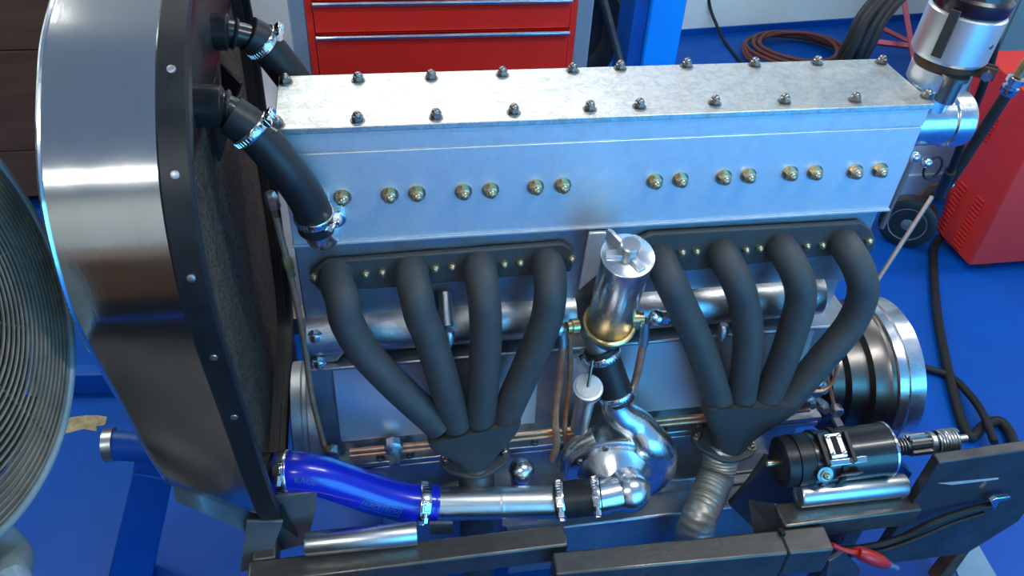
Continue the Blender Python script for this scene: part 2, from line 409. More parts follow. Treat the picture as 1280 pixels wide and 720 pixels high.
# gallery tube housing
gal = MB()
gal.tube([(-.002, .014, -.395), (.46, .014, -.395)], .043, 28)
gal.tube([(.52, .014, -.395), (.93, .014, -.395)], .043, 28)
gal.box2((.0, .014, -.45), (.97, D, -.35))
obj('gallery_housing', gal, M['castdark'], eng, angle=40)
lug = MB().prism([V((0.0, -.012, -.372)), V((.055, -.020, -.380)), V((.075, -.02, -.40)), V((.045, -.02, -.44)), V((0.0, -.012, -.45))], (0, .03, 0))
lg = obj('end_lug', lug, M['castdark'], eng, bevel=.004)
nuts([at(394, 419, y=-.02), at(399, 452, y=-.02)], (0, -1, 0), lg, M['chrome'], .0085, dome=False)
for px, py, r in ((561, 415, .010), (905, 408, .010)):
    p = at(px, py, y=-.052); mb = MB().lathe([(-.004, r*.7), (0, r), (.02, r), (.022, r*.6), (.03, r*.55)], p, (0, -.12, -1), 18)
    obj('drain_plug', mb, M['castdark'], eng)
obj('gallery_stay', MB().tube([at(556, 366, y=-.006), at(559, 408, y=-.050)], .011, 18), M['castdark'], eng)
# crankcase
cc = MB().box2((-.004, -.020, -.695), (1.01, .18, -.447))
cc.box2((-.004, -.030, -.452), (1.0, .1, -.444))
obj('crankcase', cc, M['castdark'], eng, bevel=.003)
def panel(x0, x1): return obj('side_panel', MB().prism([(x0, -.024, -.452), (x1, -.024, -.452), (x1, -.040, -.628), (x0, -.040, -.628)], (0, .02, 0)), M['sheet'], eng, bevel=.002)
panel(.035, .40); panel(.545, .93)
sl = MB().box2((.0, -.055, -.690), (1.0, .2, -.678)).box2((.0, -.045, -.70), (1.0, .2, -.69)).box2((.0, -.050, -.712), (1.0, .2, -.70))
ledge = obj('sump_flange', sl, M['castdark'], eng, bevel=.002)
nuts([V((x, -.047, -.678)) for x in (.105, .16, .235, .32, .40, .66, .74, .82, .90)], (0, 0, 1), ledge, M['nutdark'], .0075, washer=False, dome=False)
sump = MB().prism([(.03, -.035, -.70), (.97, -.035, -.70), (.97, -.035, -.80), (.03, -.035, -.80)], (0, .23, 0))
sump.prism([(.10, -.075, -.80), (.90, -.075, -.80), (.90, -.060, -1.0), (.10, -.060, -1.0)], (0, .30, 0))
sump.box2((.08, -.085, -.806), (.92, .22, -.796))
sump.box2((.35, -.118, -1.02), (.93, .1, -.862)).box2((.34, -.124, -.866), (.94, .1, -.858))
obj('sump', sump, M['castdark'], eng, bevel=.004)
# water stub on the front face with its clamped ear
e0 = at(397, 297, y=-.032)
el = MB().tube(catmull([e0 + V((-.006, -.004, .06)), e0 + V((0, 0, .02)), e0 + V((.004, .006, -.002)), e0 + V((.010, .028, -.016)), e0 + V((.012, .05, -.018))], 6), .0215, 20)
obj('coolant_stub', el, M['polish'], eng)
ear = at(421, 272, y=-.006)
er = obj('stub_ear', MB().lathe([(-.006, .014), (.006, .014)], ear, (0, -1, 0), 20).box(ear+V((-.012, .0, .012)), (.01, .012, .05)), M['polish'], eng, bevel=.0015)
nuts([ear+V((0, -.006, 0))], (0, -1, 0), er, M['chrome'], .0075, dome=False)
# far-side coolant stub
e1 = V((e0.x, 2*RY-e0.y, e0.z))
obj('coolant_stub', MB().tube(catmull([e1+V((0, 0, .02)), e1+V((.004, -.006, -.002)), e1+V((.012, -.05, -.018))], 6), .0215, 20), M['polish'], eng)

# exhaust manifolds --------------------------------------------------
def manifold(flange_px, runners, bolts, top_px, bot_px, fl_px, ty, lug_dirs):
    F = [at(px, py, y=-.0) for px, py in flange_px]
    fl = MB().prism([p for p in F], (0, -.011, 0))
    root = obj('exhaust_manifold', fl, M['coatblk'], eng, bevel=.003)
    tag(root, label='black coated four-branch exhaust manifold')
    for run in runners:
        p0 = at(*run[0][:2], y=-.006)
        path = [p0, p0+V((0, -.030, -.001))] + [at(px, py, y=yy) for px, py, yy in run[1:]]
        obj('runner', MB().tube(catmull(path, 7), .0268, 24), M['coatblk'], root)
    nuts([at(px, py, y=-.011) for px, py in bolts], (0, -1, 0), root, M['nut'], .0062, washer=False)
    # collector: flat fan top lofted into a round outlet
    L, R = at(*top_px[0], y=ty), at(*top_px[1], y=ty); B = at(*bot_px, y=ty+.012)
    mid = (L+R)/2; hw = (R-L)/2; dn = (B-mid); rings = []
    for i in range(9):
        t = i/8; e = t*t*(3-2*t)
        c = mid + dn*t; c.y = ty + .012*t
        w = hw.length*(1-e) + .036*e; dpt = .030*(1-e) + .036*e; pw = .42*(1-e) + 1.0*e
        ux = (hw.normalized()*(1-e) + V((1, 0, 0))*e).normalized(); uy = V((0, 1, 0))
        ring = []
        for k in range(36):
            a = 2*pi*k/36; ca, sa = cos(a), sin(a)
            rise = 0
            if t < .2: rise = .016*(1-abs(ca)**2)*(1-t*5)
            ring.append(c + ux*(w*math.copysign(abs(ca)**pw, ca)) + uy*(dpt*math.copysign(abs(sa)**pw, sa)) + V((0, 0, rise)))
        rings.append(ring)
    obj('collector', MB().loft(rings), M['coatblk'], root, angle=45)
    # two-bolt outlet flange
    ax = dn.normalized(); _, u, w = frame(ax, lug_dirs); c = at(*fl_px, y=ty+.012); ring = []
    ol = []
    for k in range(48):
        a = 2*pi*k/48; r = .046 + .020*abs(cos(a))**6
        ol.append(c + u*(r*cos(a)) + w*(r*sin(a)))
    of = obj('outlet_flange', MB().prism(ol, ax*.009), M['coatblk'], root, bevel=.002)
    nuts([c + u*(s*.054) for s in (-1, 1)], -ax, of, M['nutdark'], .0075, dome=False)
    return c, ax
LF = [(397, 330), (410, 322), (700, 300), (711, 305), (717, 318), (712, 335), (640, 341), (470, 356), (400, 359), (388, 347), (388, 338)]
LR = [[(421, 340), (428, 373, -.062), (434, 403, -.074), (456, 440, -.082), (485, 472, -.09), (513, 499, -.095), (548, 531, -.10)],
      [(514, 334), (521, 372, -.062), (526, 395, -.070), (537, 421, -.078), (551, 465, -.09), (562, 503, -.097), (571, 530, -.10)],
      [(598, 328), (605, 372, -.062), (607, 400, -.072), (607, 428, -.080), (604, 480, -.093), (601, 525, -.10)],
      [(682, 324), (688, 366, -.062), (684, 395, -.072), (675, 422, -.080), (653, 472, -.09), (641, 499, -.097), (630, 524, -.10)]]
LB = [(393, 345), (457, 341), (478, 339), (544, 334), (565, 332), (630, 329), (650, 327), (714, 322)]
cL, axL = manifold(LF, LR, LB, [(534, 546), (650, 519)], (593, 574), (594, 570), -.10, (1, 0, .12))
RF = [(790, 297), (812, 288), (1073, 274), (1086, 283), (1091, 297), (1088, 310), (1010, 318), (868, 333), (795, 338), (784, 325), (784, 307)]
RR = [[(822, 318), (838, 352, -.062), (850, 378, -.070), (872, 426, -.082), (888, 470, -.092), (901, 508, -.10)],
      [(900, 312), (921, 351, -.062), (930, 380, -.070), (935, 414, -.080), (932, 460, -.092), (925, 508, -.10)],
      [(974, 305), (996, 344, -.062), (1001, 372, -.072), (993, 407, -.080), (977, 455, -.090), (955, 506, -.10)],
      [(1051, 300), (1075, 341, -.062), (1078, 370, -.070), (1062, 407, -.078), (1024, 453, -.090), (978, 507, -.10)]]
RB = [(852, 314), (870, 313), (932, 311), (949, 309), (1008, 306), (1027, 305), (1085, 300)]
cR, axR = manifold(RF, RR, RB, [(881, 503), (996, 500)], (910, 552), (905, 552), -.10, (1, -.25, -.2))

# oil filter canister with winged cap -------------------------------
ft, fb = at(785, 319, y=-.105), at(761, 405, y=-.045)
ax = (ft-fb).normalized(); H = (ft-fb).length
filt = obj('filter_canister', MB().lathe([(-.006, .034), (0, .0385), (H-.012, .0395), (H-.010, .0415), (H-.001, .0415), (H, .040)], fb, ax, 44), M['polish'], eng)
tag(filt, label='polished aluminium filter canister')
capc = ft
a_, u_, w_ = frame(ax, (0, -1, 0))
wing = MB()
for k in range(3):
    t = 2*pi*k/3 + .42
    d = u_*cos(t) + w_*sin(t); g = a_.cross(d)
    wing.prism([capc + d*.006 + g*.007, capc + d*.036 + g*.006, capc + d*.036 - g*.006, capc + d*.006 - g*.007], a_*.008)
fin = (u_*cos(2.5) - w_*sin(2.5) if (u_*cos(2.5) - w_*sin(2.5)).x < 0 else u_*cos(2.5) + w_*sin(2.5)); fg = a_.cross(fin)
wing.prism([capc + fin*.010 + fg*.003, capc + fin*.044 + fg*.003, capc + fin*.044 + fg*.003 + a_*.024, capc + fin*.036 + fg*.003 + a_*.026, capc + fin*.010 + fg*.003 + a_*.016], -fg*.006)
obj('cap_wing', wing, M['sheet'], filt, bevel=.0012)
obj('cap_knob', MB().lathe([(0, .013), (.012, .0125), (.014, .0155), (.028, .0155), (.030, .013)], capc, ax, 28), M['zinc'], filt)
obj('base_ring', MB().tube([fb + a_*.004 + (u_*cos(2*pi*k/48) + w_*sin(2*pi*k/48))*.0425 for k in range(48)], .0045, 8, closed=True), M['brass'], filt)
obj('filter_base', MB().lathe([(-.045, .030), (-.010, .036), (0, .041), (.004, .0425)], fb, ax, 36), M['castdark'], filt)
for (p, q) in (((722, 407), (700, 410)), ((790, 398), (818, 397))):
    a = at(*p, y=-.055); b = at(*q, y=-.060); dr = (b-a).normalized()
    mb = MB().lathe([(0, .013), (.012, .013), (.013, .010), (.020, .010)], a, dr, 20)
    f = obj('union', mb, M['brass'], filt)
    e = MB().ball(b + dr*.004, .0145, dr); e.lathe([(.012, .012), (.022, .012), (.023, .008), (.03, .008)], b, dr, 6)
    obj('banjo_fitting', e, M['polish'], filt)
for path, y0 in (([(702, 412), (703, 432), (700, 470), (694, 520), (696, 555), (690, 575)], -.062), ([(806, 402), (804, 430), (797, 465), (790, 492), (783, 520)], -.062)):
    P = [at(px, py, y=y0 - .004*i) for i, (px, py) in enumerate(path)]
    obj('copper_pipe', MB().tube(catmull(P, 6), .0072, 14), M['copper'], eng)
    obj('pipe_collar', MB().tube([P[0]+V((0, 0, .002)), P[0]*.0 + P[1] ], .0092, 14), M['zinc'], eng)
# second thin copper run beside the left pipe
obj('copper_pipe', MB().tube(catmull([at(712, 420, y=-.05), at(712, 470, y=-.052), at(706, 530, y=-.055), at(708, 560, y=-.058)], 6), .005, 12), M['copper'], eng)
# long horizontal copper pipes over the sump flange
for zz, rr in ((-.640, .0052), (-.654, .0052)):
    obj('oil_line', MB().tube([V((.05, -.052, zz)), V((.50, -.052, zz))], rr, 12), M['copper'], eng)
    obj('oil_line', MB().tube([V((.60, -.052, zz)), V((.965, -.052, zz))], rr, 12), M['copper'], eng)
for px, py, r in ((492, 559, .017), (415, 567, .014), (1046, 514, .013)):
    p = at(px, py, y=-.064); mb = MB().lathe([(-.014, r*.75), (-.010, r), (.006, r), (.008, r*.8)], p, (0, -1, .1), 8); mb.lathe([(0, r*.65), (.028, r*.65)], p+V((0, 0, -.016)), (0, -1, -.1), 6)
    obj('pipe_union', mb, M['castdark'], eng)
# copper pipe down the radiator side, with union at its top
P = [at(343, 262, y=-.012), at(350, 292, y=-.012), at(360, 330, y=-.014), at(370, 375, y=-.018), at(381, 432, y=-.024), at(389, 490, y=-.032), at(402, 545, y=-.045), at(410, 572, y=-.055)]
obj('copper_pipe', MB().tube(catmull(P, 6), .0054, 12), M['copper'], eng)
obj('pipe_union', MB().lathe([(-.02, .007), (-.012, .0095), (.006, .0095), (.008, .006), (.02, .006)], at(342, 255, y=-.012), (.15, -.1, -1), 6), M['chrome'], eng)
obj('pipe_union', MB().lathe([(-.02, .006), (-.012, .008), (.006, .008), (.008, .006), (.02, .006)], at(361, 332, y=-.014), (.15, -.1, -1), 6), M['brass'], eng)
# copper bits by the flywheel
obj('copper_pipe', MB().tube(catmull([at(1006, 489, y=-.07), at(1028, 488, y=-.07), at(1042, 476, y=-.068), at(1047, 455, y=-.066)], 6), .0042, 12), M['copper'], eng)
obj('copper_pipe', MB().tube(catmull([at(1033, 468, y=-.055), at(1038, 487, y=-.056), at(1044, 512, y=-.06)], 6), .0035, 12), M['copper'], eng)
for px, py in ((1024, 481), (1026, 506), (1010, 500)):
    p = at(px, py, y=-.05); obj('pipe_union', MB().lathe([(-.012, .010), (.004, .013), (.010, .013), (.012, .008), (.022, .008)], p, (0, -1, .2), 8), M['castdark'], eng)
# silver dome on the flange
p = at(652, 588, y=-.10)
obj('dome_plug', MB().ball(p, .0245).lathe([(-.06, .016), (0, .0225)], p, (0, -.1, 1), 24), M['polish'], eng)

# water pump ---------------------------------------------------------
pc = at(768, 588, y=-.118); n = V((-.16, -.985, .02)).normalized()
_, pu, pv = frame(n, (1, 0, 0))         # pu = across the photo, pv = up along the disc
if pv.z < 0: pv = -pv
def disc(ang, r, h=0): return pc + pu*(r*cos(ang)) + pv*(r*sin(ang)) + n*h
pump = obj('water_pump', MB().lathe([(-.060, .060), (-.016, .082), (.003, .0915), (.007, .0910), (.009, .088), (.009, .072), (.011, .070), (.018, .062), (.034, .050), (.044, .043)], pc, n, 56), M['polish'], eng)
tag(pump, label='polished aluminium snail-shaped water pump')
sp = []; sr = []
for i in range(41):
    t = i/40; a = radians(120 + 292*t)
    r = .080 + .010*t; sp.append(disc(a, r, -.024 + .010*t)); sr.append(.020 + .0165*t)
k_ = [sp[-1], at(794, 531, y=-.092), at(777, 519, y=-.088), at(769, 505, y=-.080), at(769, 486, y=-.070)]
ex = catmull(k_, 6)[1:]
sp += ex; sr += [.0365 - .0085*min(1, k/12) for k in range(len(ex))]
obj('volute', MB().tube(sp, sr, 24), M['polish'], pump)
ring = MB()
for k in range(8):
    a = 2*pi*k/8 + .35
    ring.lathe([(0, .0062), (.004, .0062), (.0042, .0036), (.0015, .0034), (.0014, .0001)], disc(a, .079, .0085), n, 10)
tag(obj('cover_bolts', ring, M['nutdark'], pump), kind='stuff')
ib = at(786, 613, y=-.176)
inl = MB().ball(ib, .0405, n=40, k=20)
inl.tube([pc + n*.010, pc.lerp(ib, .5) + n*.004, ib], [.050, .0445, .0400], 36)
inl.tube([ib, ib.lerp(at(746, 622, y=-.182), .5), at(746, 622, y=-.182)], [.0345, .0335, .032], 36)
obj('inlet_elbow', inl, M['polish'], pump)
# rubber hose between pump and thermostat boss
hp0, hp1 = at(771, 494, y=-.075), at(752, 440, y=-.045)
hs = thing('pump_hose', (hp0+hp1)/2, 'short black rubber hose with two clips above the polished water pump', 'hose')
hax = (hp1-hp0)
obj('hose', MB().tube([hp0 - hax*.12, hp0, hp0 + hax*.5, hp1, hp1 + hax*.1], .030, 28), M['rubber'], hs)
clamp(hs, hp0 + hax*.04, hax, .0302, .013, screw=2.6)
clamp(hs, hp1 - hax*.06, hax, .0302, .013, screw=2.9)
obj('thermostat_boss', MB().tube([hp1 - hax*.1, hp1 + hax*.5], .024, 24), M['castdark'], eng)
# small breather with rod
bt, bb = at(735, 484, y=-.130), at(724, 534, y=-.085); bx = (bt-bb).normalized(); bh = (bt-bb).length
br = obj('breather', MB().lathe([(0, .0165), (bh-.014, .017), (bh-.013, .0255), (bh-.004, .0265), (bh, .0255), (bh+.0005, .021), (bh+.0015, .0205), (bh+.002, .003)], bb, bx, 32), M['zinc'], eng)
obj('dip_rod', MB().tube([bt, at(741, 450, y=-.110)], .0028, 10), M['nutdark'], br)

# flywheel and clutch on the right end -------------------------------
FX, FY, FZ = 1.06, .08, -.705
fly = MB().lathe([(-.06, .060), (-.02, .064), (-.018, .098), (.006, .104), (.008, .126), (.044, .131), (.046, .150), (.070, .154), (.078, .159), (.088, .159)], (FX+.0, FY, FZ), (1, 0, 0), 72)
fo = obj('flywheel', fly, M['flydark'], eng, angle=25)
tag(fo, label='dark stepped flywheel with bright rim')
obj('flywheel_rim', MB().lathe([(.088, .155), (.090, .165), (.106, .167), (.108, .163), (.112, .168), (.146, .168), (.150, .162), (.150, .05)], (FX, FY, FZ), (1, 0, 0), 72), M['polish'], fo, angle=25)
# crank pulley behind the radiator
obj('crank_pulley', MB().lathe([(-.055, .10), (-.052, .112), (-.035, .112), (-.032, .104), (-.026, .104), (-.022, .114), (-.006, .114), (0, .10)], (0, .08, -.685), (1, 0, 0), 56), M['cast'], eng, angle=25)

# magneto and its drive housing ----------------------------------------
hb = MB().tube([(.985, .085, -.078), (1.10, .085, -.078), (1.102, .085, -.078), (1.135, .085, -.078), (1.14, .085, -.078)], [.044, .044, .048, .048, .043], 36)
hb.lathe([(0, .034), (.06, .032), (.062, .038), (.075, .038)], (1.062, .085, -.07), (0, 0, 1), 32)
obj('drive_housing', hb, M['polish'], eng, bevel=.006, seg=3)
m0, m1 = at(1160, 122, y=.085), at(1205, 20, y=.085); mx = V((m1-m0).normalized())
mx = (mx + V((.02, .0, 0))).normalized()
mag = obj('magneto', MB().lathe([(-.010, .026), (.022, .027), (.024, .042), (.030, .048), (.058, .049), (.060, .044), (.074, .044), (.076, .056), (.082, .060), (.150, .060), (.152, .057), (.155, .052)], m0, mx, 56), M['sheet'], eng, angle=28)
tag(mag, label='silver ignition magneto with dark cap')
obj('cap', MB().lathe([(.152, .055), (.158, .0585), (.176, .0585), (.180, .054), (.215, .05), (.235, .03)], m0, mx, 48), M['maroon'], mag)
_, mu, mw = frame(mx, (0, -1, 0))
band = MB().lathe([(.061, .045), (.061, .0485), (.073, .0485), (.073, .045)], m0, mx, 48, cap=False)
t = mu*cos(-.9) + mw*sin(-.9)
if t.x < 0: t = mu*cos(.9) + mw*sin(.9)
g = mx.cross(t)
for s in (-1, 1): band.box(m0 + mx*.067 + t*.062 + g*(s*.008), (.032, .005, .020), (t, g, mx))
bd = obj('clamp_band', band, M['rust'], mag)
q = m0 + mx*.067 + t*.066
obj('clamp_bolt', MB().tube([q - g*.022, q + g*.024], .0045, 10).lathe([(-.024, .009), (-.014, .009)], q, g, 6), M['chrome'], bd)
tc = mu*cos(.95) + mw*sin(.95)
if tc.x > 0: tc = mu*cos(-.95) + mw*sin(-.95)
obj('spring_clip', MB().box(m0 + mx*.125 + tc*.062, (.004, .016, .075), (tc, mx.cross(tc), mx)), M['steeldk'], mag, bevel=.001)
obj('dowel_hole', MB().lathe([(0, .004), (.0015, .004)], m0 + mx*.115 + (mu*.9+mw*(.35 if mw.x > 0 else -.35)).normalized()*.0595, (mu*.9+mw*(.35 if mw.x > 0 else -.35)), 14), M['nutdark'], mag)
p = at(1186, 112, y=.04)
obj('locating_stud', MB().lathe([(-.02, .016), (.018, .016), (.020, .022), (.026, .022)], p, mx, 20), M['nutdark'], mag)
# linkage on the right end
obj('link_rod', MB().tube([at(1143, 196, y=.03), at(1112, 262, y=.03), at(1102, 285, y=.03)], .0045, 12), M['rusty'], eng)
for q_ in (at(1143, 196, y=.03), at(1158, 203, y=.05)): obj('link_joint', MB().ball(q_, .010), M['chrome'], eng)
obj('wire_loop', MB().tube([at(1166, 210, y=.05) + V((.016*cos(2*pi*k/24), 0, .022*sin(2*pi*k/24))) for k in range(24)], .0022, 8, closed=True), M['cablem'], eng)
obj('link_rod', MB().tube([at(1165, 246, y=.10), at(1084, 370, y=.0)], .0045, 12), M['rusty'], eng)

# ================================================================== HOSES AND PIPES
def hose_text(path, r, text, s0, size, drop, parent, boxed=False):
    """flat print wrapped on the hose: x runs along the hose, y round it"""
    cu = bpy.data.curves.new('print', 'FONT'); cu.body = text; cu.size = size; cu.align_x = 'CENTER'; cu.align_y = 'CENTER'; cu.resolution_u = 3
    tmp = bpy.data.objects.new('print', cu); COL.objects.link(tmp)
    bpy.context.view_layer.update()
    me = bpy.data.meshes.new_from_object(tmp.evaluated_get(bpy.context.evaluated_depsgraph_get()))
    bpy.data.objects.remove(tmp); bpy.data.curves.remove(cu)
    bm = bmesh.new(); bm.from_mesh(me)
    if boxed:
        w = max(v.co.x for v in bm.verts)*1.12; h = size*.62
        for (a, b) in (((-w, -h), (w, -h)), ((w, -h), (w, h)), ((w, h), (-w, h)), ((-w, h), (-w, -h))):
            n = 14; tk = size*.06
            dx, dy = (b[0]-a[0])/n, (b[1]-a[1])/n
            nx, ny = (0, tk) if dy == 0 else (tk, 0)
            for k in range(n):
                q = [(a[0]+dx*k, a[1]+dy*k), (a[0]+dx*(k+1), a[1]+dy*(k+1))]
                bm.faces.new([bm.verts.new((q[0][0]-nx, q[0][1]-ny, 0)), bm.verts.new((q[1][0]-nx, q[1][1]-ny, 0)), bm.verts.new((q[1][0]+nx, q[1][1]+ny, 0)), bm.verts.new((q[0][0]+nx, q[0][1]+ny, 0))])
    bmesh.ops.triangulate(bm, faces=bm.faces)
    bmesh.ops.subdivide_edges(bm, edges=[e for e in bm.edges if e.calc_length() > size*.25], cuts=2)
    bmesh.ops.triangulate(bm, faces=bm.faces)
    S = [0]
    for a, b in zip(path, path[1:]): S.append(S[-1]+(b-a).length)
    mid = path[len(path)//2]; ref = (EYE-mid).normalized()
    mb = MB(); vs = []
    for v in bm.verts:
        s = min(max(s0+v.co.x, 0), S[-1]-1e-5)
        k = max(i for i in range(len(S)-1) if S[i] <= s)
        f = (s-S[k])/(S[k+1]-S[k]); p = path[k].lerp(path[k+1], f); t = (path[k+1]-path[k]).normalized()
        e = (ref - t*ref.dot(t)).normalized(); g = e.cross(t)
        if g.z < 0: g = -g
        a = v.co.y/r - drop
        vs.append(p + (e*cos(a) + g*sin(a))*(r+.0006))
    mb.add(vs, [[v.index for v in f.verts] for f in bm.faces])
    bm.free(); bpy.data.meshes.remove(me)
    return obj('hose_print', mb, M['hosetext'], parent, smooth=False)

# upper radiator hoses: near side in view, far side its mirror image
near = [V((-.050, -.0352, .0415)), at(312, 160, y=-.040), at(333, 182, y=-.042), at(358, 212, y=-.045), at(379, 241, y=-.042), at(392, 267, y=-.037), e0 + V((0, 0, .018))]
for s in (0, 1):
    P = near if not s else [at(310, 42, y=.191), at(326, 51, y=.195), at(341, 67, y=.198), at(356, 86, y=.201), at(372, 108, y=.203), at(385, 132, y=.200), V((e1.x, e1.y, e1.z+.018))]
    t = thing('radiator_hose', P[3], 'curved black rubber hose clipped to the front face of the engine' if not s else 'black rubber hose going down behind the engine top cover, one clip showing', 'hose')
    Q = catmull(P, 8)
    obj('hose', MB().tube(Q, .0270, 28), M['rubber'], t)
    obj('mouth', MB().tube([Q[0] - (Q[1]-Q[0])*.2, Q[0] + (Q[2]-Q[0])*.2], .0245, 24), M['cablem'], t)
    i = 9; clamp(t, Q[i], Q[i+1]-Q[i-1], .0272, .013, screw=CR*.9 + CU*.5 - _fw*.3)
    i = len(Q)-8; clamp(t, Q[i], Q[i+1]-Q[i-1], .0272, .013, screw=CR - _fw*.5)

# blue silicone hose
bp = [at(346, 591, y=-.128), at(372, 590, y=-.132), at(398, 594, y=-.135), at(432, 605, y=-.138), at(470, 618, y=-.142), at(505, 627, y=-.146), at(528, 629, y=-.148), at(545, 630, y=-.149)]
BP = catmull(bp, 10)
t = thing('coolant_hose', BP[30], 'glossy blue silicone hose bending from radiator foot to a bare aluminium pipe', 'hose')
hb_ = obj('hose', MB().tube(BP, lambda f: .0355 + .0006*(1 if f < .03 or f > .97 else 0), 32), M['hoseblue'], t)
clamp(t, BP[4], BP[5]-BP[3], .0358, .018, screw=CU*.3 - _fw)
clamp(t, BP[60], BP[61]-BP[59], .0358, .018, screw=CU*.1 - _fw)
Stot = sum((b-a).length for a, b in zip(BP, BP[1:]))
hose_text(BP, .0355, 'RACETECH', Stot*.64, .0135, .62, hb_, True)
hose_text(BP, .0355, 'RACE', Stot*.165, .0125, .42, hb_, False)
# aluminium pipe
pa, pb = at(536, 630, y=-.149), at(700, 627, y=-.168)
ad = (pb-pa).normalized()
t = tag(obj('coolant_pipe', MB().tube([pa - ad*.012, pa + (pb-pa)*.5, pb], .0305, 36).lathe([((pb-pa).length*.53, .0306), ((pb-pa).length*.53+.004, .0311), ((pb-pa).length*.53+.008, .0306)], pa, ad, 36, cap=False), M['zinc']), 'straight bare aluminium pipe between blue hose and water pump', 'pipe')
# rubber coupling
qa, qb = at(694, 626, y=-.168), at(752, 620, y=-.180); qd = (qb-qa).normalized()
t = thing('rubber_coupling', (qa+qb)/2, 'short black rubber coupling with two bright clips on the pump inlet', 'hose')
obj('sleeve', MB().tube([qa, (qa+qb)/2, qb], .0340, 32), M['rubber'], t)
clamp(t, qa + qd*.010, qd, .0342, .015, screw=CU*.2 - _fw)
clamp(t, qb - qd*.010, qd, .0342, .015, screw=CU*.1 - _fw)
# exhaust down pipes
top = cR + axR*.008; P = catmull([top, at(897, 590, y=-.115), at(885, 620, y=-.155), at(872, 652, y=-.195), at(863, 690, y=-.20), at(858, 730, y=-.20)], 14)
rr = [.0345 + (.0014*cos(i*pi) if i > 4 else .001) for i in range(len(P))]
P2 = []; R2 = []
for i in range(len(P)-1):
    for k in range(2):
        f = k/2; P2.append(P[i].lerp(P[i+1], f)); R2.append(.0345 + .0011*cos(2*pi*(2*i+k)/4))
t = tag(obj('exhaust_flexible_pipe', MB().tube(P2, R2, 32), M['flexm']), 'stained ribbed metal exhaust pipe below the manifold nearest the flywheel', 'pipe')
top = cL + axL*.008
t = tag(obj('exhaust_down_pipe', MB().tube(catmull([top, top+V((.0, -.03, -.06)), top+V((.005, -.05, -.30))], 6), .034, 28), M['steeldk']), 'dark exhaust pipe going down behind the straight aluminium pipe', 'pipe')

# ================================================================== ENGINE STAND
st = thing('engine_stand', (.45, -.1, FLOOR), 'welded stand of square steel tube carrying the engine', 'stand')
RZ = -.690
obj('rail', MB().box2((-.125, -.268, RZ-.05), (.42, -.224, RZ)), M['steel'], st, bevel=.0045, seg=3)
obj('rail', MB().prism([(.388, -.278, RZ), (.893, -.291, RZ), (.889, -.341, RZ), (.386, -.321, RZ)], (0, 0, -.075)), M['steel'], st, bevel=.0045, seg=3)
obj('weld_seam', MB().prism([(.803, -.287, RZ+.0008), (.808, -.287, RZ+.0008), (.806, -.3385, RZ+.0008), (.801, -.3385, RZ+.0008)], (0, 0, -.076)).box((.806, -.298, RZ+.004), (.008, .012, .008)), M['dark'], st)
obj('rail', MB().box2((.82, -.285, RZ-.05), (1.095, -.234, RZ)), M['steel'], st, bevel=.0045, seg=3)
obj('end_plate', MB().prism([(1.084, -.272, -.566), (1.36, -.272, -.552), (1.36, -.272, -.80), (1.29, -.272, -.90), (1.075, -.272, -.90)], (0, .022, 0)), M['steeldk'], st, bevel=.0025)
obj('scratch_mark', MB().prism([at(1172, 604, y=-.2725), at(1248, 597, y=-.2725), at(1248, 599, y=-.2725), at(1190, 606, y=-.2725)], (0, -.0004, 0)), M['drum'], st)
obj('support_plate', MB().prism([at(958, 572, y=-.16), at(935, 606, y=-.16), at(912, 632, y=-.16), at(950, 668, y=-.16), at(1010, 668, y=-.16), at(1000, 585, y=-.16)], (0, .012, 0)), M['steeldk'], st, bevel=.002)
obj('gusset', MB().prism([(.82, -.235, RZ), (.82, -.285, RZ-.05), (.79, -.28, RZ-.09), (.79, -.20, RZ-.03)], (.006, 0, 0)), M['steeldk'], st)
for x in (-.10, .98):
    if x < 0: obj('cross_member', MB().box2((x-.02, -.224, RZ-.05), (x+.02, .38, RZ-.001)), M['steel'], st, bevel=.0045, seg=3)
    for y in (-.260 if x > 0 else -.245, .405):
        xx = min(x, .80) if y > 0 else x; obj('leg', MB().box2((xx-.02, y-.018, FLOOR), (xx+.02, y+.018, RZ-.05)), M['steel'], st, bevel=.0045, seg=3)
obj('rail', MB().box2((-.125, .38, RZ-.05), (.86, .43, RZ)), M['steel'], st, bevel=.0045, seg=3)
obj('mount_plate', MB().prism([at(340, 622, y=-.17), at(397, 614, y=-.17), at(394, 640, y=-.175), at(384, 680, y=-.18), at(345, 690, y=-.18)], (0, .008, 0)), M['mountgrey'], st, bevel=.0015)
obj('mount_plate', MB().prism([at(308, 652, y=-.20), at(354, 652, y=-.20), at(335, 706, y=-.21), at(300, 716, y=-.21)], (0, .006, 0)), M['mountgrey'], st, bevel=.0015)
obj('tab', MB().prism([at(352, 632, y=-.185), at(360, 648, y=-.187), at(372, 672, y=-.19), at(355, 660, y=-.19), at(347, 645, y=-.187)], (0, .006, 0)), M['dark'], st)
obj('tab', MB().prism([at(537, 655, y=-.20), at(566, 655, y=-.20), at(566, 668, y=-.205), at(537, 668, y=-.205)], (0, .006, 0)), M['zinc'], st)
obj('tab', MB().prism([at(628, 648, y=-.19), at(672, 645, y=-.19), at(672, 655, y=-.195), at(628, 658, y=-.195)], (0, .006, 0)), M['sheet'], st)
obj('leg', MB().prism([at(1216, 670, y=-.24), at(1222, 676, y=-.24), at(1180, 735, y=-.26), at(1168, 730, y=-.26)], (0, .03, 0)), M['rust'], st, bevel=.002)
tb = [((381, 677), (521, 667), -.218, .0205, 'bare metal tube lying on the rail under the blue hose'), ((1000, 614), (1131, 604), -.238, .0225, 'bright metal tube lying on the rail beneath the starter motor')]
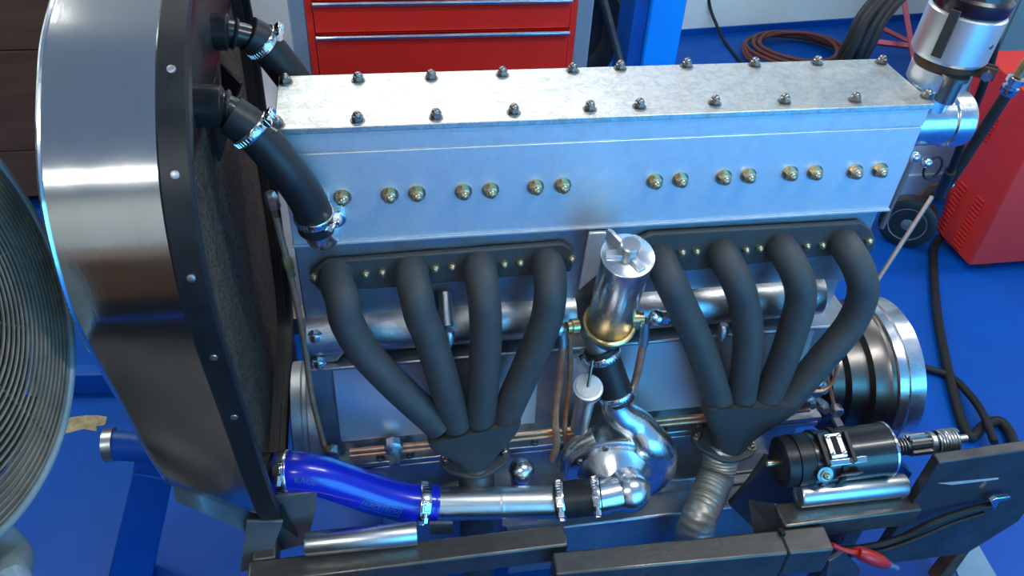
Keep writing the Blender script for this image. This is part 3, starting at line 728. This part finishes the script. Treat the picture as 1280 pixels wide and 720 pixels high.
for (p, q, y, r, lab) in tb:
    a, b = at(*p, y=y), at(*q, y=y-.004); b.z = a.z = RZ + r + (.0 if r > .021 else .0)
    dd = (b-a).normalized(); L_ = (b-a).length
    tag(obj('mounting_tube', MB().lathe([(.001, .5*r), (0, .55*r), (0, r*.93), (.003, r), (L_-.003, r), (L_, r*.93), (L_, .55*r), (L_-.001, .5*r)], a, dd, 36), M['zinc']), lab, 'metal tube')

# ================================================================== STARTER MOTOR
sa, sb = at(972, 578, y=-.19), at(1103, 558, y=-.19); sb.y -= .006
sd = (sb-sa).normalized(); L_ = (sb-sa).length
_, su, sw = frame(sd, (0, -1, .6))      # su looks at the viewer
t = thing('starter_motor', (sa+sb)/2, 'black cylindrical starter motor with toothed pinion lying behind a bright tube', 'starter motor')
obj('body', MB().lathe([(.055, .049), (L_*.93, .049), (L_*.96, .050), (L_, .050), (L_+.001, .03)], sa, sd, 56), M['blkpaint'], t)
obj('end_cap', MB().lathe([(0, .02), (0, .040), (.004, .0465), (.022, .0475), (.023, .0455), (.026, .0455), (.027, .0485), (.054, .0485), (.055, .045)], sa, sd, 56, cap=True), M['blksatin'], t)
obj('end_ring', MB().lathe([(L_-.002, .0495), (L_-.002, .0515), (L_+.002, .0515), (L_+.002, .0495)], sa, sd, 56, cap=False), M['chrome'], t)
obj('shaft_stub', MB().tube([sa - sd*.02, sa + sd*.01], .006, 14), M['nut'], t)
cl_ = MB()
for s in (.066, .100):
    cl_.lathe([(s, .049), (s, .0525), (s+.010, .0525), (s+.010, .049)], sa, sd, 48, cap=False)
obj('strap', cl_, M['blksatin'], t)
nrm = (su*.75 + sw*.66 if sw.z > 0 else su*.75 - sw*.66).normalized(); tg = nrm.cross(sd)
if tg.z < 0: tg = -tg
pl = sa + sd*.092 + nrm*.054
tp = obj('terminal_plate', MB().box(pl, (.030, .046, .005), (sd, tg, nrm)), M['zinc'], t, bevel=.001)
obj('slot', MB().box(pl + nrm*.003, (.010, .034, .004), (sd, tg, nrm)), M['dark'], tp)
nuts([pl + sd*(i*.0105) + tg*(j*.016) + nrm*.0025 for i in (-1, 1) for j in (-1, 1)], nrm, tp, M['chrome'], .0035, washer=False, dome=False, name='screw')
for s in (-.024, .026):
    obj('bracket_arm', MB().box(pl + sd*s - nrm*.002 - tg*.004, (.008, .060, .010), ((sd + tg*.35*(-1 if s < 0 else 1)).normalized(), tg, nrm)), M['blksatin'], t, bevel=.001)
n2 = su; g2 = n2.cross(sd)
obj('terminal_bar', MB().box(sa + sd*.108 + (su*.95 + nrm*.3).normalized()*.053, (.072, .012, .008), (sd, (nrm-su).normalized(), (su+nrm).normalized())), M['chrome'], t, bevel=.0015)
tpost = sa + sd*.064 + (su*.95 - nrm*.25).normalized()*.048
obj('terminal_post', MB().lathe([(0, .015), (.010, .015), (.011, .010), (.014, .010)], tpost, su, 24), M['nutdark'], t)
obj('terminal_screw', nut_mb(tpost + su*.013, su, .006, False, False), M['nut'], t)
obj('lug_plate', MB().box(sa + sd*.112 + (su*.96 - nrm*.45).normalized()*.0495, (.042, .040, .005), (sd, (nrm + su*.3).normalized(), (su - nrm*.3).normalized())), M['steel'], t, bevel=.001)
# pinion, collar and spring on the shaft
sb = sb + sd*.014
obj('nose', MB().lathe([(-.016, .030), (-.008, .028), (.004, .020), (.006, .014)], sb, sd, 36), M['blksatin'], t)
obj('shaft', MB().tube([sb - sd*.004, sb + sd*.150], .0085, 18), M['zinc'], t)
thr = MB()
for k in range(4): thr.lathe([(.006+.006*k, .012), (.008+.006*k, .016), (.010+.006*k, .016), (.012+.006*k, .012)], sb, sd, 28)
obj('helix_sleeve', thr, M['nutdark'], t)
pn = MB(); _, a1, a2 = frame(sd); ringp = []
nt_ = 10
for k in range(nt_*4):
    a = 2*pi*k/(nt_*4); r = (.0150, .0205, .0205, .0150)[k % 4]; ringp.append((a1*cos(a)+a2*sin(a))*r)
pn.loft([[sb + sd*.034 + q for q in ringp], [sb + sd*.072 + q for q in ringp]])
obj('pinion', pn, M['nutdark'], t, angle=20)
obj('collar', MB().lathe([(.072, .019), (.074, .0215), (.082, .0215), (.084, .019)], sb, sd, 36), M['zinc'], t)
obj('spring', MB().tube([sb + sd*(.088 + .040*k/140) + (a1*cos(2*pi*k/20)+a2*sin(2*pi*k/20))*.0215 for k in range(141)], .0024, 8), M['zinc'], t)
obj('spring_core', MB().lathe([(.084, .016), (.13, .016), (.132, .012)], sb, sd, 28), M['nutdark'], t)
obj('cradle', MB().prism([at(1120, 575, y=-.215), at(1140, 592, y=-.215), at(1128, 612, y=-.215), at(1112, 582, y=-.215)], (0, .02, 0)), M['bluepaint'], t)

# cable, crocodile clip and card at the right of the stand
cp = [at(1048, 688, y=-.300), at(1090, 683, y=-.300), at(1128, 672, y=-.298), at(1165, 654, y=-.296), at(1205, 640, y=-.290), at(1245, 630, y=-.284)]
t = thing('battery_cable', cp[2], 'thick black cable with bare metal end lying across the dark steel end plate', 'cable')
obj('cable', MB().tube(catmull(cp, 8), .0075, 14), M['cablem'], t)
obj('cable_lug', MB().prism([at(1238, 627, y=-.292), at(1243, 638, y=-.292), at(1250, 627, y=-.292), at(1264, 624, y=-.292), at(1263, 621, y=-.292), at(1246, 623, y=-.292)], (0, .008, 0)), M['chrome'], t, bevel=.001)
tag(obj('thin_cable', MB().tube(catmull([at(1062, 694, y=-.315), at(1105, 688, y=-.312), at(1150, 672, y=-.308), at(1190, 655, y=-.300), at(1230, 642, y=-.292)], 8), .0045, 12), M['cablem']), 'thinner black cable running just below the thick one on the end plate', 'cable')
k0, k1 = at(1072, 690, y=-.34), at(1150, 722, y=-.35)
t = thing('crocodile_clip', (k0+k1)/2, 'red handled crocodile clip on a cable by the end of the steel rail', 'clip')
kd = (k1-k0).normalized(); _, ku, kw = frame(kd, (0, -.7, .7))
for s in (-1, 1):
    obj('handle', MB().tube(catmull([k0 + ku*(s*.003), k0 + kd*.02 + ku*(s*.008), k0 + kd*.055 + ku*(s*.009), k0 + kd*.085 + ku*(s*.004)], 5), lambda f: .0075+.006*sin(pi*f), 14), M['redplas'], t)
obj('pivot', MB().lathe([(-.012, .005), (.012, .005)], k0 + kd*.05, kw, 12), M['chrome'], t)
obj('jaw', MB().tube([k0 + kd*.08, k0 + kd*.12], [.009, .005], 10), M['zinc'], t)
obj('lead', MB().tube(catmull([at(1040, 681, y=-.33), at(1056, 688, y=-.335), k0 + kd*.012], 6), .0048, 12), M['redplas'], t)
tag(obj('card_sheet', MB().prism([at(1219, 674, z=FLOOR+.004), at(1247, 722, z=FLOOR+.004), at(1205, 735, z=FLOOR+.004), at(1190, 700, z=FLOOR+.004)], (0, 0, -.004)), M['paleblue']), 'pale blue card lying on the blue floor past the end plate', 'card')
g0 = [at(1036, 702, y=-.34), at(1055, 690, y=-.33), at(1075, 712, y=-.33), at(1072, 735, y=-.33), at(1030, 735, y=-.34)]
obj('foot_gusset', MB().prism(g0, (0, .008, 0)), M['steel'], st, bevel=.001)

# ================================================================== FAN
fc = V((-.332, -.392, .045)); az, el_ = -.149, .316
fn = V((cos(az)*cos(el_), sin(az)*cos(el_), sin(el_))); FR = .25
_, fu, fw2 = frame(fn)
def fcirc(r, h, n=96): return [fc + fn*h + fu*(r*cos(2*pi*k/n)) + fw2*(r*sin(2*pi*k/n)) for k in range(n)]
tag(obj('added_mat', MB().box2((-1.5, -1.12, FLOOR), (.05, -.34, FLOOR+.008)), M['rubber'], bevel=.003), 'unseen black rubber mat added to darken the floor mirrored in the shroud', 'mat')  # unseen mat, added to darken the floor reflected in the shroud
t = thing('pedestal_fan', (-.45, -.40, FLOOR), 'round pedestal fan with a concentric wire guard facing the radiator', 'fan')
gd = obj('front_guard', MB().tube(fcirc(FR, 0), .0052, 10, closed=True), M['fanrim'], t)
k = 0; r = FR-.0085
while r > .04:
    obj('guard_ring', MB().tube(fcirc(r, .028*(1-(r/FR)**2)), .0018, 6, closed=True), M['fanring'], gd); r -= .0078
for k in range(12):
    a = 2*pi*(k+.3)/12; d = fu*cos(a)+fw2*sin(a)
    obj('guard_stay', MB().tube([fc + d*(FR*q) + fn*(.028*(1-q*q)-.003) for q in (.15, .4, .6, .8, 1)], .0016, 6), M['fanring'], gd)
obj('rim_band', MB().loft([fcirc(FR+.002, -.004), fcirc(FR+.003, -.05), fcirc(FR-.001, -.05), fcirc(FR-.001, -.004)], cap=False, closed=True), M['fanrim'], t)
bk = obj('back_guard', MB().tube(fcirc(FR, -.052), .004, 8, closed=True), M['fanrim'], t)
r = FR-.012
while r > .06:
    obj('guard_ring', MB().tube(fcirc(r, -.052-.06*(1-(r/FR)**2), 64), .0018, 5, closed=True), M['fanblade'], bk); r -= .016
obj('hub', MB().lathe([(-.04, .04), (.0, .038), (.008, .03), (.01, .005)], fc, fn, 32), M['fanblade'], t)
for b in range(5):
    mb = MB(); rings = []
    for i in range(9):
        q = i/8; rad_ = .03 + .19*q; wd = .64*(1-.05*q); ln = []
        for j in range(7):
            a = 2*pi*b/5 + (j/6-.5)*wd*2.1 + q*.35; h = -.025 + .030*(j/6-.5)*(1.2-.5*q)
            ln.append(fc + fu*(rad_*cos(a)) + fw2*(rad_*sin(a)) + fn*h)
        rings.append(ln + [p - fn*.002 for p in reversed(ln)])
    obj('blade', mb.loft(rings), M['fanblade'], t)
obj('motor', MB().lathe([(-.20, .04), (-.19, .055), (-.12, .062), (-.07, .06)], fc, fn, 32), M['fanrim'], t)
mt = fc - fn*.13
obj('pole', MB().tube(catmull([mt, mt + V((-.01, 0, -.08)), V((mt.x-.02, mt.y, -.35)), V((mt.x-.02, mt.y, FLOOR+.02))], 6), .02, 18), M['fanblade'], t)
obj('base', MB().lathe([(0, .20), (.018, .20), (.03, .17), (.035, .03)], (mt.x-.02, mt.y, FLOOR+.008), (0, 0, 1), 48), M['fanblade'], t)
b0 = at(6, 676, x=-.40); b1 = at(16, 720, x=-.36)
obj('tilt_bracket', MB().tube(catmull([mt + V((0, 0, -.05)), b0, b1, b1 + V((.0, 0, -.06))], 6), .020, 18), M['fanrim'], t)

# ================================================================== BACKGROUND
# red tool cabinet
t = thing('tool_cabinet', (.335, 1.15, FLOOR), 'red metal tool cabinet with silver drawer handles and grey sides behind the engine', 'cabinet')
obj('carcass', MB().box2((-.045, .962, FLOOR+.09), (-.004, 1.42, .02)).box2((.672, .962, FLOOR+.09), (.716, 1.42, .02)).box2((-.045, 1.40, FLOOR+.09), (.716, 1.42, .02)).box2((-.045, .96, .0), (.716, 1.42, .02)).box2((-.045, .96, FLOOR+.07), (.716, 1.42, FLOOR+.09)), M['greyblue'], t, bevel=.004)
for xa in (-.004, .656): obj('front_stile', MB().box2((xa, .958, FLOOR+.09), (xa+.016, .99, .0)), M['red'], t)
zs = [-.022, -.105, -.188, -.272, -.40, -.53, -.66, -.80, -.955]
for a, b in zip(zs, zs[1:]):
    d = obj('drawer', MB().box2((.014, .954, b+.004), (.654, .985, a)).box2((.03, .985, b+.004), (.64, 1.38, a-.02)), M['red'], t, bevel=.002)
    obj('handle', MB().prism([(.014, .955, a), (.014, .940, a+.001), (.014, .937, a-.004), (.014, .940, a-.010), (.014, .955, a-.012)], (.640, 0, 0)), M['chrome'], d, bevel=.0012)
for x in (.02, .65):
    for y in (1.0, 1.38):
        obj('castor', MB().lathe([(-.012, .035), (.012, .035)], (x, y, FLOOR+.035), (1, 0, 0), 20), M['rubber'], t)
# pale drum left of it
q = at(330, 60, y=.86)
t = tag(obj('plastic_drum', MB().lathe([(0, .15), (.02, .165), (.25, .17), (.26, .175), (.28, .175), (.29, .17), (.60, .17), (.62, .165), (.70, .12), (.74, .06), (.76, .06), (.77, .03)], (q.x-.10, .86, FLOOR), (0, 0, 1), 44), M['drum']), 'pale grey plastic drum standing left of the red cabinet', 'drum')
# black tyre and rod
q = at(778, 20, y=2.2)
obj_t = thing('tyre', (q.x-.27, 2.2, FLOOR), 'black tyre standing upright between red cabinet and blue post', 'tyre')
TR = .27; tc_ = V((q.x-TR, 2.2, FLOOR+TR))
obj('tread', MB().loft([[tc_ + V((r*cos(2*pi*k/56), h, r*sin(2*pi*k/56))) for k in range(56)] for h, r in ((-.07, .17), (-.085, .20), (-.085, .25), (-.06, TR), (.06, TR), (.085, .25), (.085, .20), (.07, .17))], cap=False, closed=True), M['rubber'], obj_t)
obj('disc', MB().lathe([(-.05, .02), (-.055, .10), (-.06, .17), (.06, .17), (.055, .10)], tc_, (0, 1, 0), 40), M['rubber'], obj_t)
tag(obj('leaning_rod', MB().tube([at(748, -25, y=1.36), at(777, 84, y=1.30)], .012, 12), M['steeldk']), 'thin dark rod leaning in front of the black tyre', 'rod')
# bright blue lift post
q0, q1, q2 = at(780, 60, y=1.85), at(806, 60, y=1.74), at(851, 60, y=1.72)
t = thing('lift_post', (q1.x, 1.8, FLOOR), 'bright blue square steel post rising from the floor behind the engine', 'post')
obj('column', MB().prism([(q1.x, 1.74, FLOOR+.02), (q2.x, 1.74, FLOOR+.02), (q2.x, 1.95, FLOOR+.02), (q1.x, 1.95, FLOOR+.02)], (0, 0, CEIL-FLOOR-.4)), M['postblue'], t, bevel=.006)
obj('base_plate', MB().box2((q1.x-.10, 1.66, FLOOR), (q2.x+.10, 2.05, FLOOR+.02)), M['postblue'], t, bevel=.003)
obj('shaded_side', MB().box2((q1.x-.055, 1.76, FLOOR+.02), (q1.x-.001, 1.93, CEIL-.5)), M['bluepaint'], t)  # the post's shaded left face, its shade given by a darker blue
# coil of brown cable on the floor
t = thing('cable_coil', at(990, 58, z=FLOOR), 'coil of brown cable lying on the blue floor by the wall', 'cable')
cc0 = at(992, 66, z=FLOOR+.02)
for k in range(7):
    rx, ry = .26 - .013*k + random.uniform(-.01, .01), .235 - .012*k + random.uniform(-.012, .012); ox, oy = random.uniform(-.02, .02), random.uniform(-.02, .02); ph = random.uniform(0, 6)
    obj('cable_turn', MB().tube([cc0 + V((ox + rx*cos(2*pi*j/48), oy + ry*sin(2*pi*j/48), .007*k + .008*sin(2*2*pi*j/48+ph))) for j in range(48)], .009, 8, closed=True), M['coilm'], t)
obj('cable_tail', MB().tube(catmull([cc0 + V((.2, .1, .02)), at(1060, 58, z=FLOOR+.01), at(1075, 66, z=FLOOR+.01), at(1090, 90, z=FLOOR+.01)], 6), .009, 8), M['coilm'], t)
# thin black lead down the wall
w0 = at(886, 0, y=2.70); w1 = at(897, 34, y=2.62)
tag(obj('wall_lead', MB().tube(catmull([w0 + V((-.05, .02, .25)), w0, w1, at(908, 55, z=FLOOR+.008), at(926, 78, z=FLOOR+.008), at(940, 100, z=FLOOR+.008)], 8), .008, 10), M['cablem']), 'thin black lead hanging down the white wall onto the floor', 'cable')
# black bundle behind the engine
t = thing('cable_bundle', at(1085, 60, y=.52), 'bundle of thick black cables rising behind the far end of the top cover', 'cable')
for k in range(6):
    ox = (k % 3-1)*.019; oy = (k//3)*.021; w = random.uniform(-.006, .006)
    P = [at(1040, 160, y=.50), at(1066, 84, y=.50), at(1080, 52, y=.50), at(1096, 22, y=.52), at(1122, -8, y=.56), at(1165, -45, y=.62), at(1215, -90, y=.70)]
    P = [p + V((ox + w*(i % 2), oy, 0)) for i, p in enumerate(P)]
    P = [V((P[0].x-.05, P[0].y, FLOOR+.02+.02*(k//3)))] + P
    obj('cable', MB().tube(catmull(P, 6), .0115, 10), M['cablem'], t)
# red floor frame
t = thing('axle_stand', at(1120, 60, z=FLOOR), 'red metal bar frame standing on the floor behind the magneto', 'stand')
def bar(a, b, w=.022): obj('bar', MB().tube([a, b], w*.62, 4), M['redbar'], t, angle=20)
bar(at(1128, -12, y=2.0), at(1142, 74, y=1.85)); bar(at(1088, 52, y=1.95), at(1140, 58, y=1.93)); bar(at(1098, 33, y=2.25), at(1140, 54, y=2.0), .018)
# welding machine
t = thing('welding_machine', (2.22, .95, FLOOR), 'red welding machine with louvred side on a wheeled base', 'welding machine')
X0, X1, Y0, Y1, Z0, Z1 = 2.02, 2.46, .765, 1.12, FLOOR+.03, -.44
bd = obj('case', MB().prism([(X0, Y0, Z0), (X0, .95, Z0), (X0, Y1, Z1), (X0, Y0+.24, Z1), (X0, Y0+.02, Z1-.02), (X0, Y0, Z1-.06)], (X1-X0, 0, 0)), M['redweld'], t, bevel=.006)
for (p, q, r_, s_, n_) in (((1170, 281), (1178, 292), (1201, 228), (1209, 236), 13), ((1190, 303), (1199, 313), (1222, 246), (1230, 254), 14), ((1228, 172), (1234, 177), (1243, 148), (1249, 152), 7)):
    A, B, C_, D_ = [at(*k_, x=X0) for k_ in (p, q, r_, s_)]
    for k in range(n_):
        f = k/(n_-1); a = A.lerp(C_, f); b = B.lerp(D_, f)
        obj('louvre', MB().prism([a + V((-.005, 0, .004)), b + V((-.005, 0, .004)), b + V((0, 0, -.007)), a + V((0, 0, -.007))], (.006, 0, 0)), M['redweld'], bd, smooth=False)
obj('front_panel', MB().box2((X0+.14, Y0-.006, Z0+.25), (X1-.03, Y0, Z1-.08)), M['teal'], t, bevel=.003)
obj('base_tray', MB().box2((X0+.03, Y0+.03, Z0-.012), (X1-.03, .93, Z0)), M['dark'], t)
wc = at(1136, 274, y=.90); wc = V((1.80, .90, FLOOR+.092)); wc = at(1135, 276, z=FLOOR+.092)
wn = V((-.55, -.75, .0)).normalized()
wh = obj('wheel', MB().lathe([(-.026, .05), (-.026, .078), (-.020, .090), (.020, .090), (.026, .078), (.026, .064)], wc, wn, 44), M['rubber'], t)
obj('wheel_hub', MB().lathe([(.020, .063), (.027, .060), (.022, .045), (.018, .022), (.028, .020), (.030, .008)], wc, wn, 36), M['hubm'], wh)
br_ = at(1166, 242, y=wc.y+.03)
obj('wheel_bracket', MB().prism([wc + V((-.01, .03, .01)), wc + V((.06, .05, -.01)), V((X0-.002, wc.y+.06, wc.z+.10)), br_ + V((.03, 0, .04)), br_ + V((-.02, 0, .03))], (0, .012, 0)), M['rust'], t)
obj('wheel_bolt', MB().lathe([(0, .012), (.012, .012), (.014, .008)], at(1188, 230, y=wc.y), (-.5, -.8, .2), 10), M['chrome'], t)
for yy in (Y0+.05,):
    for xx in (X0+.09, X1-.05):
        obj('foot', MB().lathe([(0, .03), (.022, .03)], (xx, yy, FLOOR), (0, 0, 1), 18), M['rubber'], t)
# pale cabinet beyond the magneto and a grey-green one further right
q0, q1 = at(1118, 249, z=FLOOR), at(1212, 249, z=FLOOR)
zt = at(1145, 81, y=q0.y).z
t = thing('pale_cabinet', (q0.x+.2, q0.y+.2, FLOOR), 'low pale blue cabinet beyond the magneto', 'cabinet')
obj('body', MB().box2((q0.x, q0.y, FLOOR), (q0.x+.42, q0.y+.07, zt)), M['palecab'], t, bevel=.004)
obj('plinth', MB().box2((q0.x-.006, q0.y-.014, FLOOR), (q0.x+.43, q0.y, FLOOR+.11)), M['palecab'], t, bevel=.003)
q = at(1256, 30, y=1.75)
t = thing('grey_locker', (q.x+.3, 1.95, FLOOR), 'dull grey green locker behind the red welding machine', 'locker')
obj('body', MB().box2((q.x, 1.75, FLOOR), (q.x+.6, 2.2, .35)), M['teal'], t, bevel=.006)
obj('door', MB().box2((q.x+.02, 1.742, FLOOR+.05), (q.x+.58, 1.752, .33)), M['teal'], t, bevel=.003)
# cables at the right
E1 = [at(1262, -40, y=.30), at(1252, 10, y=.30), at(1238, 80, y=.30), at(1214, 145, y=.32), at(1192, 205, y=.36), at(1176, 240, y=.40)]
t = thing('hanging_cable', E1[2], 'thin black cable hanging down from above past the magneto', 'cable')
obj('cable', MB().tube(catmull(E1, 8), .0085, 14), M['cablem'], t)
obj('cable_end', MB().tube([at(1188, 214, y=.365), at(1174, 244, y=.402)], .0125, 12), M['rubber'], t)
E0 = [at(1176, 296, z=FLOOR+.016), at(1167, 315, z=FLOOR+.014), at(1170, 380, z=FLOOR+.014), at(1180, 440, z=FLOOR+.014), at(1194, 500, z=FLOOR+.014), at(1206, 536, z=FLOOR+.014), at(1216, 546, z=FLOOR+.016), at(1230, 532, z=FLOOR+.016), at(1250, 527, z=FLOOR+.014), at(1264, 546, z=FLOOR+.014), at(1272, 585, z=FLOOR+.014)]
tag(obj('welding_cable', MB().tube(catmull(E0, 8), .0135, 14), M['cablem']), 'thick black cable running over the blue floor from beneath the red welding machine', 'cable')
E2 = [at(1120, 452, z=FLOOR+.012), at(1160, 461, z=FLOOR+.012), at(1190, 472, z=FLOOR+.014), at(1214, 496, z=FLOOR+.030), at(1230, 520, z=FLOOR+.040), at(1243, 553, z=FLOOR+.036)]
tag(obj('floor_cable', MB().tube(catmull(E2, 8), .0105, 14), M['cablem']), 'thinner black cable coming from behind the flywheel and crossing the thick one', 'cable')
h0, h1 = at(1196, 213, y=.42), at(1258, 118, y=.40)
t = thing('fluid_hose', (h0+h1)/2, 'black hose with crimped chrome end fitting in front of the red machine', 'hose')
hd_ = (h1-h0).normalized()
obj('hose', MB().tube(catmull([at(1172, 248, y=.44), h0, h0.lerp(h1, .5), h1], 6), .0125, 18), M['rubber'], t)
obj('crimp', MB().lathe([(0, .015), (.004, .018), (.020, .018), (.022, .014), (.028, .014), (.030, .019), (.042, .019), (.044, .012)], h1, hd_, 8), M['chrome'], t)
obj('nipple', MB().lathe([(.047, .011), (.10, .011)], h1, hd_, 16), M['brass'], t)
# brown wooden cabinet behind the shroud
t = thing('wooden_cabinet', (-1.3, 1.75, FLOOR), 'brown stained wooden cabinet standing behind the aluminium shroud', 'cabinet')
obj('carcass', MB().box2((-2.0, 1.44, FLOOR+.05), (-.50, 2.0, .60)), M['wood'], t, bevel=.004)
obj('plinth', MB().box2((-1.98, 1.50, FLOOR), (-.54, 1.98, FLOOR+.05)), M['dark'], t)  # near black, to give the shade of the toe gap
z = FLOOR+.05
for h in (.17, .33, .33, .33, .33):
    obj('board', MB().box2((-2.0, 1.425, z+.002), (-.50, 1.44, z+h-.002)), M['wood'], t, bevel=.0015); z += h
# blue steel beam, tape and sloping leg at the left
tag(obj('floor_beam', MB().prism([at(60, 470, z=FLOOR+.07), at(230, 466, z=FLOOR+.07), at(230, 452, z=FLOOR+.07), at(60, 456, z=FLOOR+.07)], (0, 0, -.07)), M['bluepaint'], bevel=.004), 'blue painted steel beam lying on the floor behind the fan', 'beam')
pts = [(78, 524), (92, 521), (108, 519), (122, 519), (134, 521), (131, 531), (120, 533), (121, 539), (104, 536), (90, 540), (76, 543)]
tag(obj('tape_patch', MB().prism([at(*p, z=FLOOR+.0012) for p in pts], (0, 0, -.0012)), M['tape'], smooth=False), 'torn strip of yellowed masking tape stuck to the blue floor', 'tape')
t = thing('blue_prop', (-.36, .02, FLOOR), 'blue steel prop with round boss standing beneath the shroud', 'prop')
obj('leg', MB().prism([at(166, 592, y=.0), at(216, 600, y=.0), at(188, 735, y=-.02), at(132, 735, y=-.02)], (0, .05, 0)), M['bluepaint'], t, bevel=.004)
c0, c1 = at(137, 556, y=.02), at(205, 561, y=.02)
obj('boss', MB().tube([c0, c1, c1 + V((.04, 0, 0))], .027, 28), M['bluepaint'], t)
obj('boss_ring', MB().tube([c0 - V((.007, 0, 0)), c0 + V((.010, 0, 0))], .031, 28), M['zinc'], t)
obj('saddle', MB().prism([at(166, 590, y=.0), at(170, 566, y=.0), at(235, 570, y=.0), at(235, 604, y=.0)], (0, .05, 0)), M['bluepaint'], t, bevel=.003)

# wooden bench added out of frame so the shroud mirrors brown and dark
t = thing('added_workbench', (-1.3, -1.75, FLOOR), 'unseen brown wooden bench added to darken the aluminium shroud reflection', 'added_workbench')
obj('worktop', MB().box2((-2.6, -2.0, -.20), (-.05, -1.16, -.15)), M['wood'], t, bevel=.004)
obj('front_board', MB().box2((-2.55, -1.20, -.60), (-.10, -1.18, -.20)), M['wood'], t)
obj('lower_board', MB().box2((-2.55, -1.20, FLOOR+.06), (-.10, -1.18, -.60)), M['steeldk'], t)  # made dark to dim the lower shroud and block door light
for x in (-2.5, -.14):
    for y in (-1.94, -1.26): obj('leg', MB().box2((x-.04, y-.04, FLOOR), (x+.04, y+.04, -.20)), M['wood'], t)
